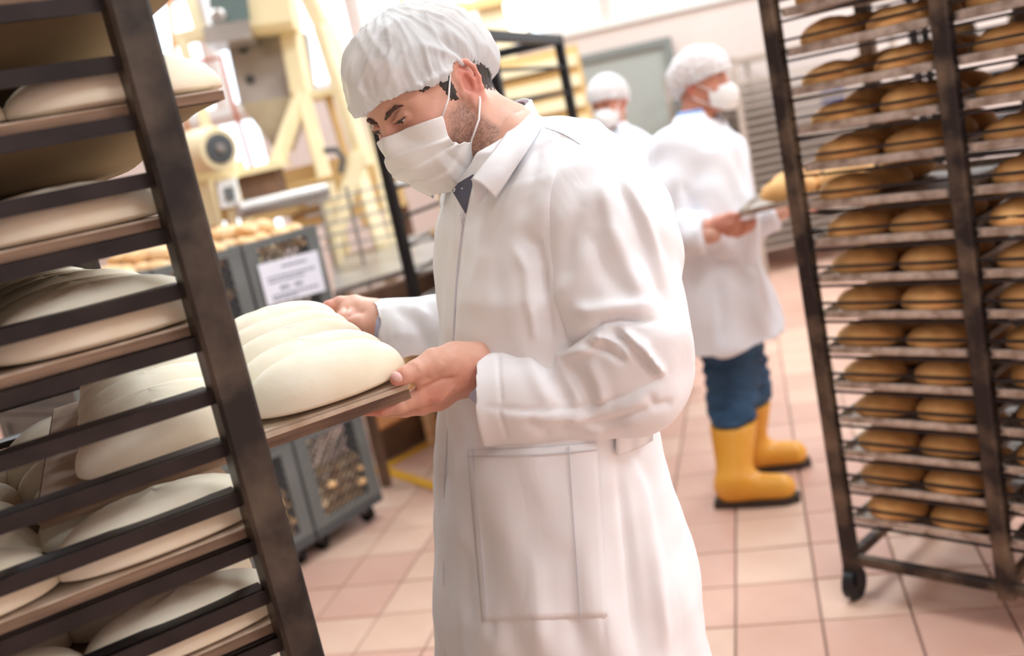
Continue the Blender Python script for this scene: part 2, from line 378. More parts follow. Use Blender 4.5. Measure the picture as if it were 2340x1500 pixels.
q0 = bw(705, 200); holes.append((q0[0], q0[0]+.42, q0[2]-.15, wb-.12))
r0 = bw(792, 150); holes.append((r0[0]-.05, r0[0]+1.2, q0[2]+.1, wb-.12))
sbox('wall_back', [((x, B1, z), (X, B1+.25, Z)) for x, X, z, Z in wall_boxes(A0, A1, 0, H, holes)], 'wall')
for i, (x, X, z, Z) in enumerate(holes):
    w_ = sbox('window_%d' % (i+1), [((x, B1+.06, z), (x+.035, B1+.14, Z)), ((X-.035, B1+.06, z), (X, B1+.14, Z)), ((x+.035, B1+.06, z), (X-.035, B1+.14, z+.035)), ((x+.035, B1+.06, Z-.035), (X-.035, B1+.14, Z))], 'wallw')
    MB().box((x+.03, B1+.09, z+.03), (X-.03, B1+.096, Z-.03)).build('pane', 'glass', w_)
sbox('trim_1', [((A0, B1-.05, wb-.07), (A1, B1, wb-.012))], 'wallw')
lh = [(b, b+1.7, 2.3, 3.9) for b in (4.1, 6.3)]
sbox('wall_left', [((A0-.25, x, z), (A0, X, Z)) for x, X, z, Z in wall_boxes(B0, B1, 0, H, lh)], 'wall')
for i, (x, X, z, Z) in enumerate(lh):
    w_ = sbox('window_%d' % (i+40), [((A0-.14, x, z), (A0-.06, x+.04, Z)), ((A0-.14, X-.04, z), (A0-.06, X, Z)), ((A0-.14, x+.04, z), (A0-.06, X-.04, z+.04)), ((A0-.14, x+.04, Z-.04), (A0-.06, X-.04, Z))], 'wallw')
    MB().box((A0-.1, x+.03, z+.03), (A0-.094, X-.03, Z-.03)).build('pane', 'glass', w_)
sbox('wall_right', [((A1, B0, 0), (A1+.25, B1, H))], 'wall')
sbox('wall_front', [((A0, B0-.25, 0), (A1, B0, H))], 'wall')
sbox('ceiling', [((A0-.25, B0-.25, H), (A1+.25, B1+.25, H+.2))], 'ceil')
fl = sbox('floor', [((A0, B0, -.12), (A1, B1, -.008))], 'grout')
for i, (x, y, e) in enumerate(LIGHTS):
    r = empty('ceiling_light', (x, y, LZ), 0, 'rectangular ceiling light panel number %s along the hall' % 'x', 'lamp', 'ceiling light panels')
    r['label'] = 'flat rectangular ceiling light panel under the hall ceiling'
    MB().box((-.78, -.48, -.03), (.78, -.45, .15)).box((-.78, .45, -.03), (.78, .48, .15)).box((-.78, -.45, -.03), (-.75, .45, .15)).box((.75, -.45, -.03), (.78, .45, .15)).build('frame', 'wallw', r)
    MB().box((-.75, -.45, 0), (.75, .45, .02)).build('diffuser', 'lamp', r)
# floor tiles
T = .25; cand = []
for i in range(int(A0/T), int(A1/T)):
    for j in range(int(B0/T), int(B1/T)):
        c = (i+.5)*T*EX+(j+.5)*T*EY; q = Q(c); inside = q[2] > 1.2 and -150 < q[0] < 2500 and -100 < q[1] < 1650
        cand.append(((0 if inside else 50)+np.linalg.norm(c-CAM), i, j, inside))
cand.sort(); tm = {}
def tile_mesh(mb, x, y, r):
    g = .0035; z = r.uniform(-.0008, .0008); c = .003; t = r.uniform(-.0006, .0006)
    a, b, d, e = x+g, y+g, x+T-g, y+T-g
    mb.add([(a, b, -.01), (d, b, -.01), (d, e, -.01), (a, e, -.01), (a, b, z-.002), (d, b, z-.002), (d, e, z-.002), (a, e, z-.002), (a+c, b+c, z+t), (d-c, b+c, z), (d-c, e-c, z-t), (a+c, e-c, z)],
           [(0, 1, 5, 4), (1, 2, 6, 5), (2, 3, 7, 6), (3, 0, 4, 7), (4, 5, 9, 8), (5, 6, 10, 9), (6, 7, 11, 10), (7, 4, 8, 11), (8, 9, 10, 11)])
rr = random.Random(3)
protos = []
for m in ('tileA', 'tileB', 'tileC'):
    for _ in range(2):
        mb = MB(); tile_mesh(mb, 0, 0, rr); o = mb.build('tile', m); protos.append(o.data); bpy.data.objects.remove(o)
rest = {m: MB() for m in ('tileA', 'tileB', 'tileC')}
for n, (d, i, j, ins) in enumerate(cand):
    if ins and n < 300: inst('tile', protos[rr.randrange(6)], fl, (i*T, j*T, 0))
    else: tile_mesh(rest[rr.choice(['tileA', 'tileB', 'tileC'])], i*T, j*T, rr)
for m in rest:
    o = rest[m].build('tile_field', m, fl); o['kind'] = 'stuff'
# door in the back wall, yellow floor marking
d0, d1 = bw(1352, 250)[0]-.42, bw(1540, 130)[0]; dz = bw(1440, 104)[2]
dr = sbox('door_1', [((d0, B1-.09, 0), (d0+.07, B1, dz)), ((d1-.07, B1-.09, 0), (d1, B1, dz)), ((d0+.07, B1-.09, dz-.07), (d1-.07, B1, dz))], 'doorf')
MB().box((d0+.07, B1-.05, .01), (d1-.07, B1-.003, dz-.07)).build('door_leaf', 'door', dr)
for kk in (): MB().box((d0+.07, B1-.056, dz*kk/9), (d1-.07, B1-.05, dz*kk/9+.008)).build('door_ridge', 'doorf', dr)
MB().box((d1-.19, B1-.1, 1.0), (d1-.16, B1-.05, 1.12)).box((d1-.26, B1-.11, 1.05), (d1-.16, B1-.095, 1.07)).build('door_handle', 'steel', dr)
g1, g2 = ground(1000, 1003, .004), ground(870, 1072, .004); dd = (g2-g1)/np.linalg.norm(g2-g1)
g3 = ground(1000, 1115, .004)
ys = MB().bar(g1-dd*1.2, g2+dd*1.6, .06, .003, bev=.02).build('floor_line', 'yellow'); tag(ys, 'yellow painted line on the tiles, the one running past the crate stacks', 'floor marking')
ys = MB().bar(g2+np.array([0, 0, .002]), g3+(g3-g2)*1.5+np.array([0, 0, .002]), .06, .003, bev=.02).build('floor_line', 'yellow'); tag(ys, 'short yellow painted line branching off towards the worker in front', 'floor marking')

bxp = empty('wooden_box', g2+np.array([0, 0, 0]), 0, 'low brown wooden box on the floor right of the crate stacks', 'box')
e1, e2 = ground(1010, 985), ground(872, 1062); eo = np.array([-.10, .55, 0]); e0_ = e2-(e1-e2)*.0
MB().prism(np.array([e2, e1+(e1-e2)*.7, e1+(e1-e2)*.7+eo, e2+eo]), (0, 0, .17)).build('box_body', 'brown', bxp, world=True)
MB().prism(np.array([e2, e1+(e1-e2)*.7, e1+(e1-e2)*.7+eo, e2+eo])+np.array([0, 0, .171]), (0, 0, .012)).build('lid', 'orange', bxp, world=True)
# ------------------------------------------------------------------ machinery at the back left
def pb(mb, x1, y1, x2, y2, d1, d2, w, h=None): return mb.bar(P(x1, y1, d1), P(x2, y2, d2), w*(d1+d2)/2/FPX, (h or w)*(d1+d2)/2/FPX)
def wbuild(mb, name, m, parent, smooth=False, label=None): return mb.build(name, m, parent, smooth, world=True, label=label)
def leg_to_floor(mb, x, y, d, wpx):
    p = P(x, y, d); w = wpx*d/FPX; return mb.bar(p, (p[0], p[1], 0.0), w, w, up=(0, 1, 0))
def base_of(x, y, d): p = P(x, y, d); return (p[0], p[1], 0)
D = 6.4
ht = empty('hopper_tower', base_of(690, 300, D), 0, 'cream steel tower with splayed legs carrying a tapered stainless hopper', 'machine')
def slab(mb, pix, d, depth, dirv=(-.1, 1, 0)):
    return mb.prism([P(x, y, d) for x, y in pix], np.array(dirv)*depth)
wbuild(slab(MB(), [(512, 72), (640, 36), (676, 216), (548, 240)], D, .55), 'hopper_body', 'steel', ht)
def frustum(mb, pix1, d1, pix2, d2, depth1, depth2):
    a = [P(x, y, d1) for x, y in pix1]; a2 = [p+np.array([0, depth1, 0]) for p in a]; b = [P(x, y, d2) for x, y in pix2]; b2 = [p+np.array([0, depth2, 0]) for p in b]
    return mb.add(a+a2[::-1]+b+b2[::-1], [(0, 1, 2, 3), (7, 6, 5, 4), (0, 4, 5, 1), (1, 5, 6, 2), (2, 6, 7, 3), (3, 7, 4, 0)])
wbuild(frustum(MB(), [(548, 240), (690, 214)], D, [(636, 352), (664, 346)], D+.2, .55, .15), 'hopper_cone', 'steel', ht)
wbuild(slab(MB(), [(676, 78), (700, 72), (716, 208), (690, 214)], D, .4), 'hopper_body', 'steel', ht)
wbuild(slab(MB(), [(690, 212), (765, 200), (768, 214), (694, 228)], D-.05, .5), 'crossbeam', 'cream', ht)
for x, y in ((556, 112), (572, 182)): wbuild(MB().lathe(P(x, y, D), (0, -1, 0), [(0, .03), (.02, .03), (.02, .016), (.03, .016)], 12), 'bolt', 'greyd', ht)
wbuild(pb(MB(), 658, 40, 690, 216, D-.1, D-.1, 44), 'column', 'cream', ht)
wbuild(pb(MB(), 688, 214, 600, 470, D-.12, D-.3, 30), 'leg', 'cream', ht)
wbuild(pb(MB(), 692, 216, 792, 600, D-.12, D-.2, 34), 'leg', 'cream', ht)
wbuild(leg_to_floor(MB(), 600, 462, D-.3, 30), 'leg', 'cream', ht)
wbuild(pb(MB(), 556, 456, 760, 404, D-.35, D-.2, 10), 'brace', 'creamd', ht)
# chute and crossed braces
ch = empty('flour_chute', base_of(800, 360, 6.0), 0, 'slanting cream duct descending behind the front worker from top to crossed legs', 'machine')
wbuild(pb(MB(), 690, -60, 812, 190, 6.0, 6.0, 50), 'duct', 'cream', ch)
wbuild(pb(MB(), 735, 60, 836, 380, 5.9, 6.0, 34), 'duct', 'cream', ch)
wbuild(pb(MB(), 818, 350, 762, 560, 5.95, 5.9, 32), 'leg', 'cream', ch)
wbuild(pb(MB(), 812, 360, 872, 560, 6.0, 5.9, 30), 'leg', 'cream', ch)
wbuild(leg_to_floor(MB(), 762, 552, 5.9, 28), 'leg', 'cream', ch)
wbuild(leg_to_floor(MB(), 872, 552, 5.9, 28), 'leg', 'cream', ch)
wbuild(pb(MB(), 838, 210, 905, 560, 6.3, 6.2, 26), 'leg', 'cream', ch)
wbuild(pb(MB(), 748, 215, 838, 520, 6.5, 6.4, 16), 'brace', 'creamd', ch)
wbuild(MB().tube([P(740, 345, 5.9), P(768, 342, 5.9), P(784, 362, 5.9), P(778, 396, 5.9)], .018, 8), 'hose', 'greyd', ch)
# motor on its mounting frame (left)
mf = empty('motor_frame', base_of(470, 300, 6.1), 0, 'cream frame with a grey-green motor on its top platform', 'machine')
wbuild(pb(MB(), 400, 92, 482, 72, 6.1, 6.1, 24, 30), 'platform', 'cream', mf)
wbuild(pb(MB(), 414, 84, 474, 300, 6.1, 6.1, 24), 'post', 'cream', mf)
wbuild(leg_to_floor(MB(), 474, 296, 6.1, 24), 'post', 'cream', mf)
wbuild(pb(MB(), 430, -20, 458, 74, 6.1, 6.1, 24), 'post', 'cream', mf)
wbuild(slab(MB(), [(470, -60), (556, -80), (572, 62), (486, 78)], 6.0, .35), 'motor_housing', 'green', mf)
wbuild(slab(MB(), [(462, 62), (568, 44), (574, 86), (470, 102)], 5.95, .45), 'motor_base', 'steel', mf)
wbuild(MB().lathe(P(500, 38, 6.0), (0, -1, 0), [(0, .05), (.03, .05), (.05, .03)], 14), 'cover', 'steel', mf)
# orange pipes
op = empty('orange_pipe', base_of(395, 120, 6.6), 0, 'two thin upright orange pipes behind the top of the dark rack', 'pipe')
wbuild(MB().tube([P(382, -40, 6.6), P(408, 215, 6.6)]+[np.array([*P(408, 215, 6.6)[:2], 0.])], .017, 8), 'pipe', 'orange', op)
wbuild(MB().tube([P(366, 30, 6.7), P(384, 200, 6.7)]+[np.array([*P(384, 200, 6.7)[:2], 0.])], .014, 8), 'pipe', 'creamd', op)
rp = empty('red_pipe', base_of(530, 250, 7.2), 0, 'long slanted rust-red pipe with an elbow in front of the bright wall', 'pipe')
wbuild(MB().tube([P(447, 144, 7.2), P(505, 130, 7.2), P(530, 230, 7.2), P(574, 376, 7.2), np.array([*P(574, 376, 7.2)[:2], 0.])], .018, 8), 'pipe', 'rust', rp)
# cream box gearbox on the tower
gb = wbuild(MB().bar(P(560, 20, 6.2), P(672, 6, 6.2), .34, .34).bar(P(612, -120, 6.25), P(618, 20, 6.25), .2, .2), 'gearbox', 'cream', None); tag(gb, 'cream gearbox block at the top edge beside the grey-green motor', 'machine')
# cream machine with motor
cm = empty('dough_machine', base_of(470, 430, 5.6), 0, 'cream machine housing with a round electric motor and arched opening', 'machine')
wbuild(slab(MB(), [(392, 392), (532, 366), (540, 408), (400, 432)], 5.6, .5), 'housing', 'cream', cm)
wbuild(pb(MB(), 412, 428, 446, 540, 5.6, 5.6, 26), 'leg', 'cream', cm)
wbuild(pb(MB(), 462, 418, 486, 520, 5.55, 5.55, 46), 'leg', 'cream', cm)
wbuild(pb(MB(), 526, 400, 550, 490, 5.6, 5.6, 22), 'leg', 'cream', cm)
wbuild(slab(MB(), [(420, 428), (520, 408), (546, 498), (446, 520)], 5.85, .2), 'back_panel', 'creamd', cm)
for x, y in ((440, 520), (560, 488)): wbuild(leg_to_floor(MB(), x, y, 5.7, 26), 'leg', 'cream', cm)
mtr = wbuild(MB().lathe(P(440, 350, 5.5), P(512, 338, 5.25)-P(440, 350, 5.5), [(0, .06), (.01, .1), (.06, .122), (.25, .122), (.28, .112), (.3, .108)], 28), 'motor', 'cream', cm, True)
ax = P(512, 338, 5.25)-P(440, 350, 5.5); ax /= np.linalg.norm(ax)
wbuild(MB().lathe(P(440, 350, 5.5)+ax*.29, ax, [(0, .08), (.02, .08), (.024, .05), (.024, .02)], 24), 'fan_cover', 'greyd', cm, True)
wbuild(MB().lathe(P(440, 350, 5.5)+ax*.31, ax, [(0, .03), (.02, .02)], 16), 'fan_hub', 'steel', cm)
wbuild(slab(MB(), [(400, 330), (444, 322), (452, 386), (408, 394)], 5.7, .3), 'bracket', 'cream', cm)
wbuild(MB().bar(P(398, 384, 5.5), P(436, 378, 5.5), .05, .09), 'mount', 'green', cm)
cb = empty('control_box', base_of(518, 445, 5.35), 0, 'light grey control box on the front of the cream machine', 'control box')
wbuild(slab(MB(), [(494, 416), (534, 408), (545, 468), (505, 477)], 5.35, .12), 'case', 'wallw', cb)
wbuild(slab(MB(), [(510, 430), (532, 426), (537, 456), (515, 460)], 5.34, .012), 'display', 'grey', cb)
wbuild(leg_to_floor(MB(), 522, 470, 5.4, 12), 'stand', 'cream', cb)
wt = empty('roller_table', base_of(630, 420, 5.7), 0, 'cream topped table with a long light grey roller at its front', 'table')
wbuild(slab(MB(), [(524, 392), (640, 366), (646, 382), (530, 408)], 5.7, .7), 'tabletop', 'cream', wt)
wbuild(slab(MB(), [(534, 404), (630, 384), (648, 452), (554, 472)], 5.75, .4), 'panel', 'brown', wt)
wbuild(MB().tube([P(545, 482, 5.2), P(745, 436, 5.5)], .045, 16), 'roller', 'steel', wt, True)
wbuild(slab(MB(), [(560, 486), (745, 442), (752, 470), (566, 516)], 5.5, .3), 'housing', 'creamd', wt)
for x, y in ((570, 500), (740, 462)): wbuild(leg_to_floor(MB(), x, y, 5.5, 18), 'leg', 'cream', wt)
# low machine shapes between the crossed legs
bx = empty('storage_bin', base_of(800, 470, 6.9), 0, 'ochre wooden bin low behind the crossed cream legs', 'bin')
wbuild(slab(MB(), [(640, 392), (900, 330), (930, 470), (670, 530)], 6.9, .6), 'bin_body', 'creamd', bx)
wbuild(slab(MB(), [(640, 440), (760, 412), (772, 470), (652, 498)], 6.85, .04), 'bin_front', 'brown', bx)
wbuild(leg_to_floor(MB(), 690, 515, 7.0, 40), 'leg', 'brown', bx); wbuild(leg_to_floor(MB(), 910, 462, 7.0, 40), 'leg', 'brown', bx)
# cream silo and cabinets at the top centre
si = empty('flour_silo', base_of(1060, 100, 7.6), 0, 'tall cream flour silo rising behind the hairnet of the front worker', 'silo')
wbuild(slab(MB(), [(905, -90), (1130, -140), (1186, 160), (960, 210)], 7.6, .9), 'silo_body', 'cream', si)
wbuild(slab(MB(), [(1040, -100), (1062, -104), (1098, 60), (1076, 66)], 7.55, .05), 'sight_glass', 'wallw', si)
wbuild(slab(MB(), [(905, 40), (1160, -14), (1164, 6), (909, 60)], 7.54, .06), 'band', 'creamd', si)
for x, y in ((965, 205), (1180, 155)): wbuild(leg_to_floor(MB(), x, y, 7.7, 34), 'leg', 'cream', si)
cc = empty('proofing_cabinet', base_of(1230, 300, 6.3), 0, 'cream and ochre cabinet standing behind the slim black trolley', 'cabinet')
wbuild(slab(MB(), [(1090, 150), (1318, 100), (1420, 560), (1190, 610)], 6.3, .5), 'cabinet_body', 'creamd', cc)
for yy in (170, 215, 262, 310, 360, 412): wbuild(slab(MB(), [(1100+.21*(yy-150), yy), (1312+.21*(yy-150), yy-47), (1315+.21*(yy-150), yy-22), (1103+.21*(yy-150), yy+25)], 6.26, .05), 'drawer', 'cream', cc)
p = P(1300, 570, 6.5); wbuild(MB().bar(p, (p[0], p[1], 0), .8, .3, up=(0, 1, 0)), 'plinth', 'creamd', cc)
hl = empty('pendant_lamp', tuple(P(1176, 40, 6.8)), 0, 'bright elongated pendant lamp hanging left of the upper windows', 'lamp')
wbuild(MB().lathe(P(1166, -6, 6.8), P(1190, 76, 6.8)-P(1166, -6, 6.8), [(0, .03), (.04, .06), (.2, .065), (.245, .05), (.25, .02)], 16), 'lamp_tube', 'lamp', hl, True)
wbuild(MB().tube([P(1166, -4, 6.8), np.array([*P(1166, -4, 6.8)[:2], H])], .012, 8), 'lamp_rod', 'grey', hl)
# ------------------------------------------------------------------ wire trolley and grey table, middle left
wtb = empty('grey_table', base_of(850, 620, 4.9), 0, 'light grey table behind the far hand with a dark edge beam', 'table')
tp = onplane(760, 640, P(770, 655, 4.6), np.array([0, 0, 1.])); zt = tp[2]
def gz(x, y): return onplane(x, y, np.array([0, 0, zt]), np.array([0, 0, 1.]))
wbuild(MB().prism([gz(765, 662), gz(1010, 590), gz(1000, 520), gz(760, 590)], (0, 0, -.03)), 'tabletop', 'steel', wtb)
wbuild(MB().bar(gz(768, 664)-np.array([0, 0, .09]), gz(1008, 592)-np.array([0, 0, .09]), .05, .1), 'beam', 'brown', wtb)
for x, y in ((772, 650), (1003, 586), (1000, 530)):
    p = gz(x, y); wbuild(MB().bar(p-np.array([0, 0, .03]), (p[0], p[1], 0), .05, .05, up=(0, 1, 0)), 'leg', 'brown', wtb)
for k_ in range(4):
    p = gz(892+k_*22, 600-k_*6); l = empty('wooden_crate', (p[0], p[1]+.02, 0), 0, ['pale wooden crate end under the grey table, leftmost of four', 'pale wooden crate end under the grey table, second of four from the left', 'pale wooden crate end under the grey table, third of four from the left', 'pale wooden crate end under the grey table, rightmost of four'][k_], 'crate', 'wooden crates under the grey table')
    MB().box((-.025, 0, 0), (.02, .3, .55)).build('board', 'roll', l)
wr = empty('wire_trolley', base_of(800, 480, 5.3), 0, 'open wire shelf trolley with thin light rods behind the grey table', 'trolley')
for k_ in range(5): wbuild(pb(MB(), 700-k_*2, 470+k_*27, 905, 416+k_*30, 5.2, 5.4, 5), 'rod', 'steel', wr)
for x in (735, 800, 890): wbuild(leg_to_floor(MB(), x-10, 440-(x-735)*.22, 5.3, 7), 'post', 'steel', wr)
# ------------------------------------------------------------------ rolls, crates
def blob_mesh(name, m, rx, ry, rz, seed, flat=.35, n=(14, 9), amp=.05, scores=0, power=2.2):
    """a loaf or roll resting on z=0, rx/ry/rz = half length, half width, height"""
    r = random.Random(seed); G = []; ph = [r.uniform(0, 6.28) for _ in range(8)]
    for j in range(n[1]+1):
        t = -math.pi/2+math.pi*j/n[1]; row = []
        for i in range(n[0]):
            a = 2*math.pi*i/n[0]; ca, sa = math.cos(a), math.sin(a); ct = abs(math.cos(t))**.8
            sx = math.copysign(abs(ca)**(2/power), ca); sy = math.copysign(abs(sa)**(2/power), sa)
            w = 1+amp*math.sin(a*2+ph[0])*.7+amp*math.sin(a*3+ph[1]+t)*.5
            z = math.sin(t); z = z if z > 0 else z*flat
            z = (z+flat)/(1+flat)
            bumpy = 1+amp*.6*math.sin(3*sx*2+ph[2])*math.sin(2*sy+ph[3])
            zz = z*rz*bumpy
            if scores and z > .45: zz -= .05*rz*(.5+.5*math.cos(sx*scores*3.14+sy*1.2))*(z-.45)*2
            row.append((rx*sx*ct*w, ry*sy*ct*w*(1 if True else 1), zz))
        G.append(row)
    v = [p for row in G for p in row]; k = n[0]
    f = [(j*k+i, j*k+(i+1) % k, (j+1)*k+(i+1) % k, (j+1)*k+i) for j in range(n[1]) for i in range(k)]
    mb = MB().add(v, f); o = mb.build(name, m, None, 'all'); me = o.data; bpy.data.objects.remove(o)
    return me
roll_me = [blob_mesh('roll', 'roll', .055, .04, .045, s, amp=.08) for s in range(4)]
crate_root = None
CU = az(38); CN = az(-52); CRZ = math.radians(90-38)
c0 = ground(885, 1180); c0 = np.array([c0[0], c0[1], 0]); CL, CW, CH = .40, .60, .405
def make_crate():
    r = empty('bread_crate')
    def slat(name, lo, hi, m='grey'): return MB().box(lo, hi).build(name, m, r)
    for x in (-CL, -.068):
        for y in (0, CW-.068): slat('corner_post', (x+.001, y+.001, .0), (x+.067, y+.067, CH-.03))
    for z, h in ((0, .03), (CH-.035, .033)):
        slat('rim', (-CL, 0, z), (0, .018, z+h)); slat('rim', (-CL, CW-.018, z), (0, CW, z+h))
        slat('rim', (-CL, .018, z), (-CL+.018, CW-.018, z+h)); slat('rim', (-.018, .018, z), (0, CW-.018, z+h))
    slat('crate_floor', (-CL+.01, .01, .004), (-.01, CW-.01, .012))
    mb = MB(); n = 11
    def lat(fn, L):
        for s_ in (-1, 1):
            for i in range(-n, n*2):
                u0 = i*L/n; a, b = [], []
                # diagonal bars clipped to the panel
                z0, z1 = .03, CH-.035; hh = z1-z0
                ua, ub = (u0, u0+hh) if s_ > 0 else (u0+hh, u0)
                for (uu, zz) in ((ua, z0), (ub, z1)): pass
                t0 = 0; t1 = 1; du = ub-ua
                if du > 0: t0 = max(t0, (.045-ua)/du); t1 = min(t1, (L-.045-ua)/du)
                else: t0 = max(t0, (L-.045-ua)/du); t1 = min(t1, (.045-ua)/du)
                if t1-t0 > .03: mb.bar(fn(ua+du*t0, z0+hh*t0), fn(ua+du*t1, z0+hh*t1), .006, .005, bev=.01)
    lat(lambda u, z: (-u, .009, z), CL); lat(lambda u, z: (-.009, u, z), CW)
    mb.build('mesh_panel', 'greyd', r)
    MB().box((-CL+.005, CW-.012, .03), (-.005, CW-.006, CH-.035)).build('back_wall', 'grey', r)
    MB().box((-CL+.008, .018, .03), (-CL+.014, CW-.018, CH-.035)).build('side_wall', 'grey', r)
    return r
def copy_tree(o, parent=None):
    c = o.copy(); COL.objects.link(c); c.parent = parent
    for ch_ in list(o.children): copy_tree(ch_, c)
    return c
proto = make_crate(); first = True
colname = ['rightmost', 'middle', 'leftmost']; lev = ['lowest', 'second', 'topmost']
for s in range(3):
    base = c0-CU*(CL+.012)*s-CN*.0
    dl = empty('crate_dolly', base, CRZ, 'dark wheeled dolly under the %s stack of grey bread crates' % colname[s], 'dolly', 'dollies under the crate stacks')
    MB().box((-CL, 0, .08), (0, CW, .115)).build('deck', 'greyd', dl)
    for x in (-CL+.06, -.06):
        for y in (.06, CW-.06): MB().lathe((x-.012, y, .04), (1, 0, 0), [(0, .03), (0, .04), (.024, .04), (.024, .03)], 14).build('wheel', 'black', dl); MB().box((x-.02, y-.02, .04), (x-.013, y+.02, .08)).box((x+.013, y-.02, .04), (x+.02, y+.02, .08)).build('fork', 'steel', dl)
    for l in range(3):
        c = proto if first else copy_tree(proto); first = False
        c.location = Vector(base+np.array([0, 0, .117+l*(CH+.003)])); c.rotation_euler = (0, 0, CRZ)
        tag(c, 'grey plastic crate with mesh sides, %s in the %s stack' % (lev[l], colname[s]), 'crate', 'grey bread crates')
        n = 0
        zb = .117+l*(CH+.003)
        pts = []
        if l == 2:
            for i in range(4):
                for j in range(6):
                    for q in range(2): pts.append((-.06-i*.09, .07+j*.09, CH-.075+q*.05+(.045 if 0 < i < 3 and 0 < j < 5 else .0)))
        else:
            for i in range(4):
                for q in range(4): pts.append((-.07-i*.085, .06, .014+q*.055))
        if l == 2:
            for i in range(4): pts.append((-.07-i*.085, .055, .2))
        for ip, (x, y, z) in enumerate(pts):
            w_ = base+CU*(x+RNG.uniform(-.01, .01))+CN*(y+RNG.uniform(-.012, .012))+np.array([0, 0, zb+z])
            o = inst('bread_roll', roll_me[RNG.randint(4)], None, w_, (RNG.uniform(-.3, .3), RNG.uniform(-.3, .3), RNG.uniform(0, 3.1)))
            if l == 2 and ip < 48 and ip % 2: tx = 'pale roll heaped on the %s crate stack, %s row back, %s' % (colname[s], ['front', 'second', 'third', 'fourth', 'fifth', 'last'][ip//2 % 6], ['rightmost', 'second from right', 'second from left', 'leftmost'][ip//12])
            elif l == 2 and ip < 48: tx = 'pale roll buried under the heap on the %s crate stack' % colname[s]
            elif l == 2: tx = 'pale roll low behind the mesh front of the topmost crate, %s stack, %s' % (colname[s], ['rightmost', 'second from right', 'second from left', 'leftmost'][ip-48])
            else: tx = 'roll behind the mesh of the %s crate, %s stack, %s, %s layer' % (lev[l], colname[s], ['rightmost', 'second from right', 'second from left', 'leftmost'][ip//4], ['bottom', 'second', 'third', 'top'][ip % 4])
            tag(o, tx, 'bread roll', 'rolls in the %s crate of the %s stack' % (lev[l], colname[s]))
# paper label
lr = empty('paper_sign', P(668, 636, 4.2), 0, 'white paper notice with lines of print on the front of the topmost right crate', 'sign')
ln = -CN
def lp(x, y, off): return onplane(x, y, c0+ln*off, ln)
cor = [(588, 606), (724, 572), (744, 664), (612, 700)]
wbuild(MB().prism([lp(x, y, .006) for x, y in cor], ln*.0015), 'sheet', 'label', lr)
def uv(u, v): a = np.array(cor, float); t = a[0]*(1-u)+a[1]*u; b = a[3]*(1-u)+a[2]*u; return t*(1-v)+b*v
for v, u0, u1, h in ((.14, .38, .8, .06), (.36, .10, .9, .05), (.46, .10, .72, .05), (.62, .28, .44, .09), (.62, .52, .66, .09), (.80, .12, .9, .05), (.88, .12, .55, .05)):
    u = u0
    while u < u1:
        w = random.uniform(.03, .07); e = min(u+w, u1)
        q = [uv(u, v), uv(e, v), uv(e, v+h), uv(u, v+h)]
        wbuild(MB().prism([lp(x, y, .0078) for x, y in q], ln*.0005), 'print_line', 'ink', lr); u = e+.015

# ------------------------------------------------------------------ racks
def posts(r, xs, ys, z1, w, m='rack', z0=.1):
    for x in xs:
        for y in ys: MB().bar((x, y, z0), (x, y, z1), w, w, up=(0, 1, 0), bev=.1).build('post', m, r)
    for x in (xs[0], xs[-1]):
        for y in (ys[0], ys[-1]):
            MB().lathe((x-.015, y, .05), (1, 0, 0), [(0, .03), (0, .05), (.03, .05), (.03, .03)], 16).box((x-.022, y-.02, .05), (x-.016, y+.02, z0)).box((x+.016, y-.02, .05), (x+.022, y+.02, z0)).build('wheel', 'black', r)
def xbar(r, name, p, q, w, h, m): return MB().bar(p, q, w, h).build(name, m, r)

# loaf meshes
dough_me = [blob_mesh('dough', 'dough', .112, .052, .058, 20+s, flat=.18, n=(40, 16), amp=.03, power=2.25) for s in range(4)]
# -- the dark rack at the left: its near right post is placed by sight, local x runs along the rails
LA = 60; LRZ = math.radians(90-LA); lp0 = P(435, 560, 1.10); LO = np.array([lp0[0], lp0[1], 0]); LU, LN = az(LA), az(LA-90); LWD, LLN = .78, .84
lr_ = empty('proofing_rack', LO, LRZ, 'tall dark steel proofing rack at the left edge, holding boards of pale dough', 'rack')
posts(lr_, (-LLN, 0), (0, LWD), 1.99, .043)
zl = [1.2985+.0622*k for k in range(-17, 11)]
for k, z in enumerate(zl):
    for y in (0.004, LWD-.004):
        s_ = 1 if y < .1 else -1
        MB().box((-LLN+.02, y-.004, z-.018), (-.02, y+.004, z-.001)).box((-LLN+.02, min(y, y+.03*s_), z-.0035), (-.02, max(y, y+.03*s_), z-.001)).build('rail', 'rail', lr_)
for z in (1.97, .14):
    for x in (-LLN, 0): xbar(lr_, 'crossbar', (x, .02, z), (x, LWD-.02, z), .03, .035, 'rail')
    for y in (0, LWD): xbar(lr_, 'crossbar', (-LLN+.02, y, z), (-.02, y, z), .03, .035, 'rail')
def lw(x, y, z): return LO+LU*x+LN*y+np.array([0, 0, z])
BW = LWD-.03
def make_board(r, L, Wd, sag):
    mb = MB(); mb.box((-L, 0, 0), (0, Wd, .010)); mb.build('board', 'peel', r)
    MB().box((-L+.004, .004, .010), (-.004, Wd-.004, .0125)).build('floured_cloth', 'flour', r)
    if sag:
        G = [];
        for i in range(13):
            t = -1+2*i/12; row = []
            for j in range(17):
                s_ = -1+2*j/16; row.append((-L/2+(L/2-.004)*t, Wd/2+(Wd/2-.004)*s_, -.001-sag*(1-abs(s_)**3)*(1-abs(t)**9)))
            G.append(row)
        MB().grid(G).build('cloth_sling', 'linen', r, 'all')
ordn = ['lowest board', 'second board up', 'third board up', 'fourth board up', 'fifth board up', 'sixth board up', 'seventh board up', 'eighth board up', 'ninth board up', 'third board down', 'second board down', 'top board']
levels = [j for j in range(-7, 6) if j != 0]
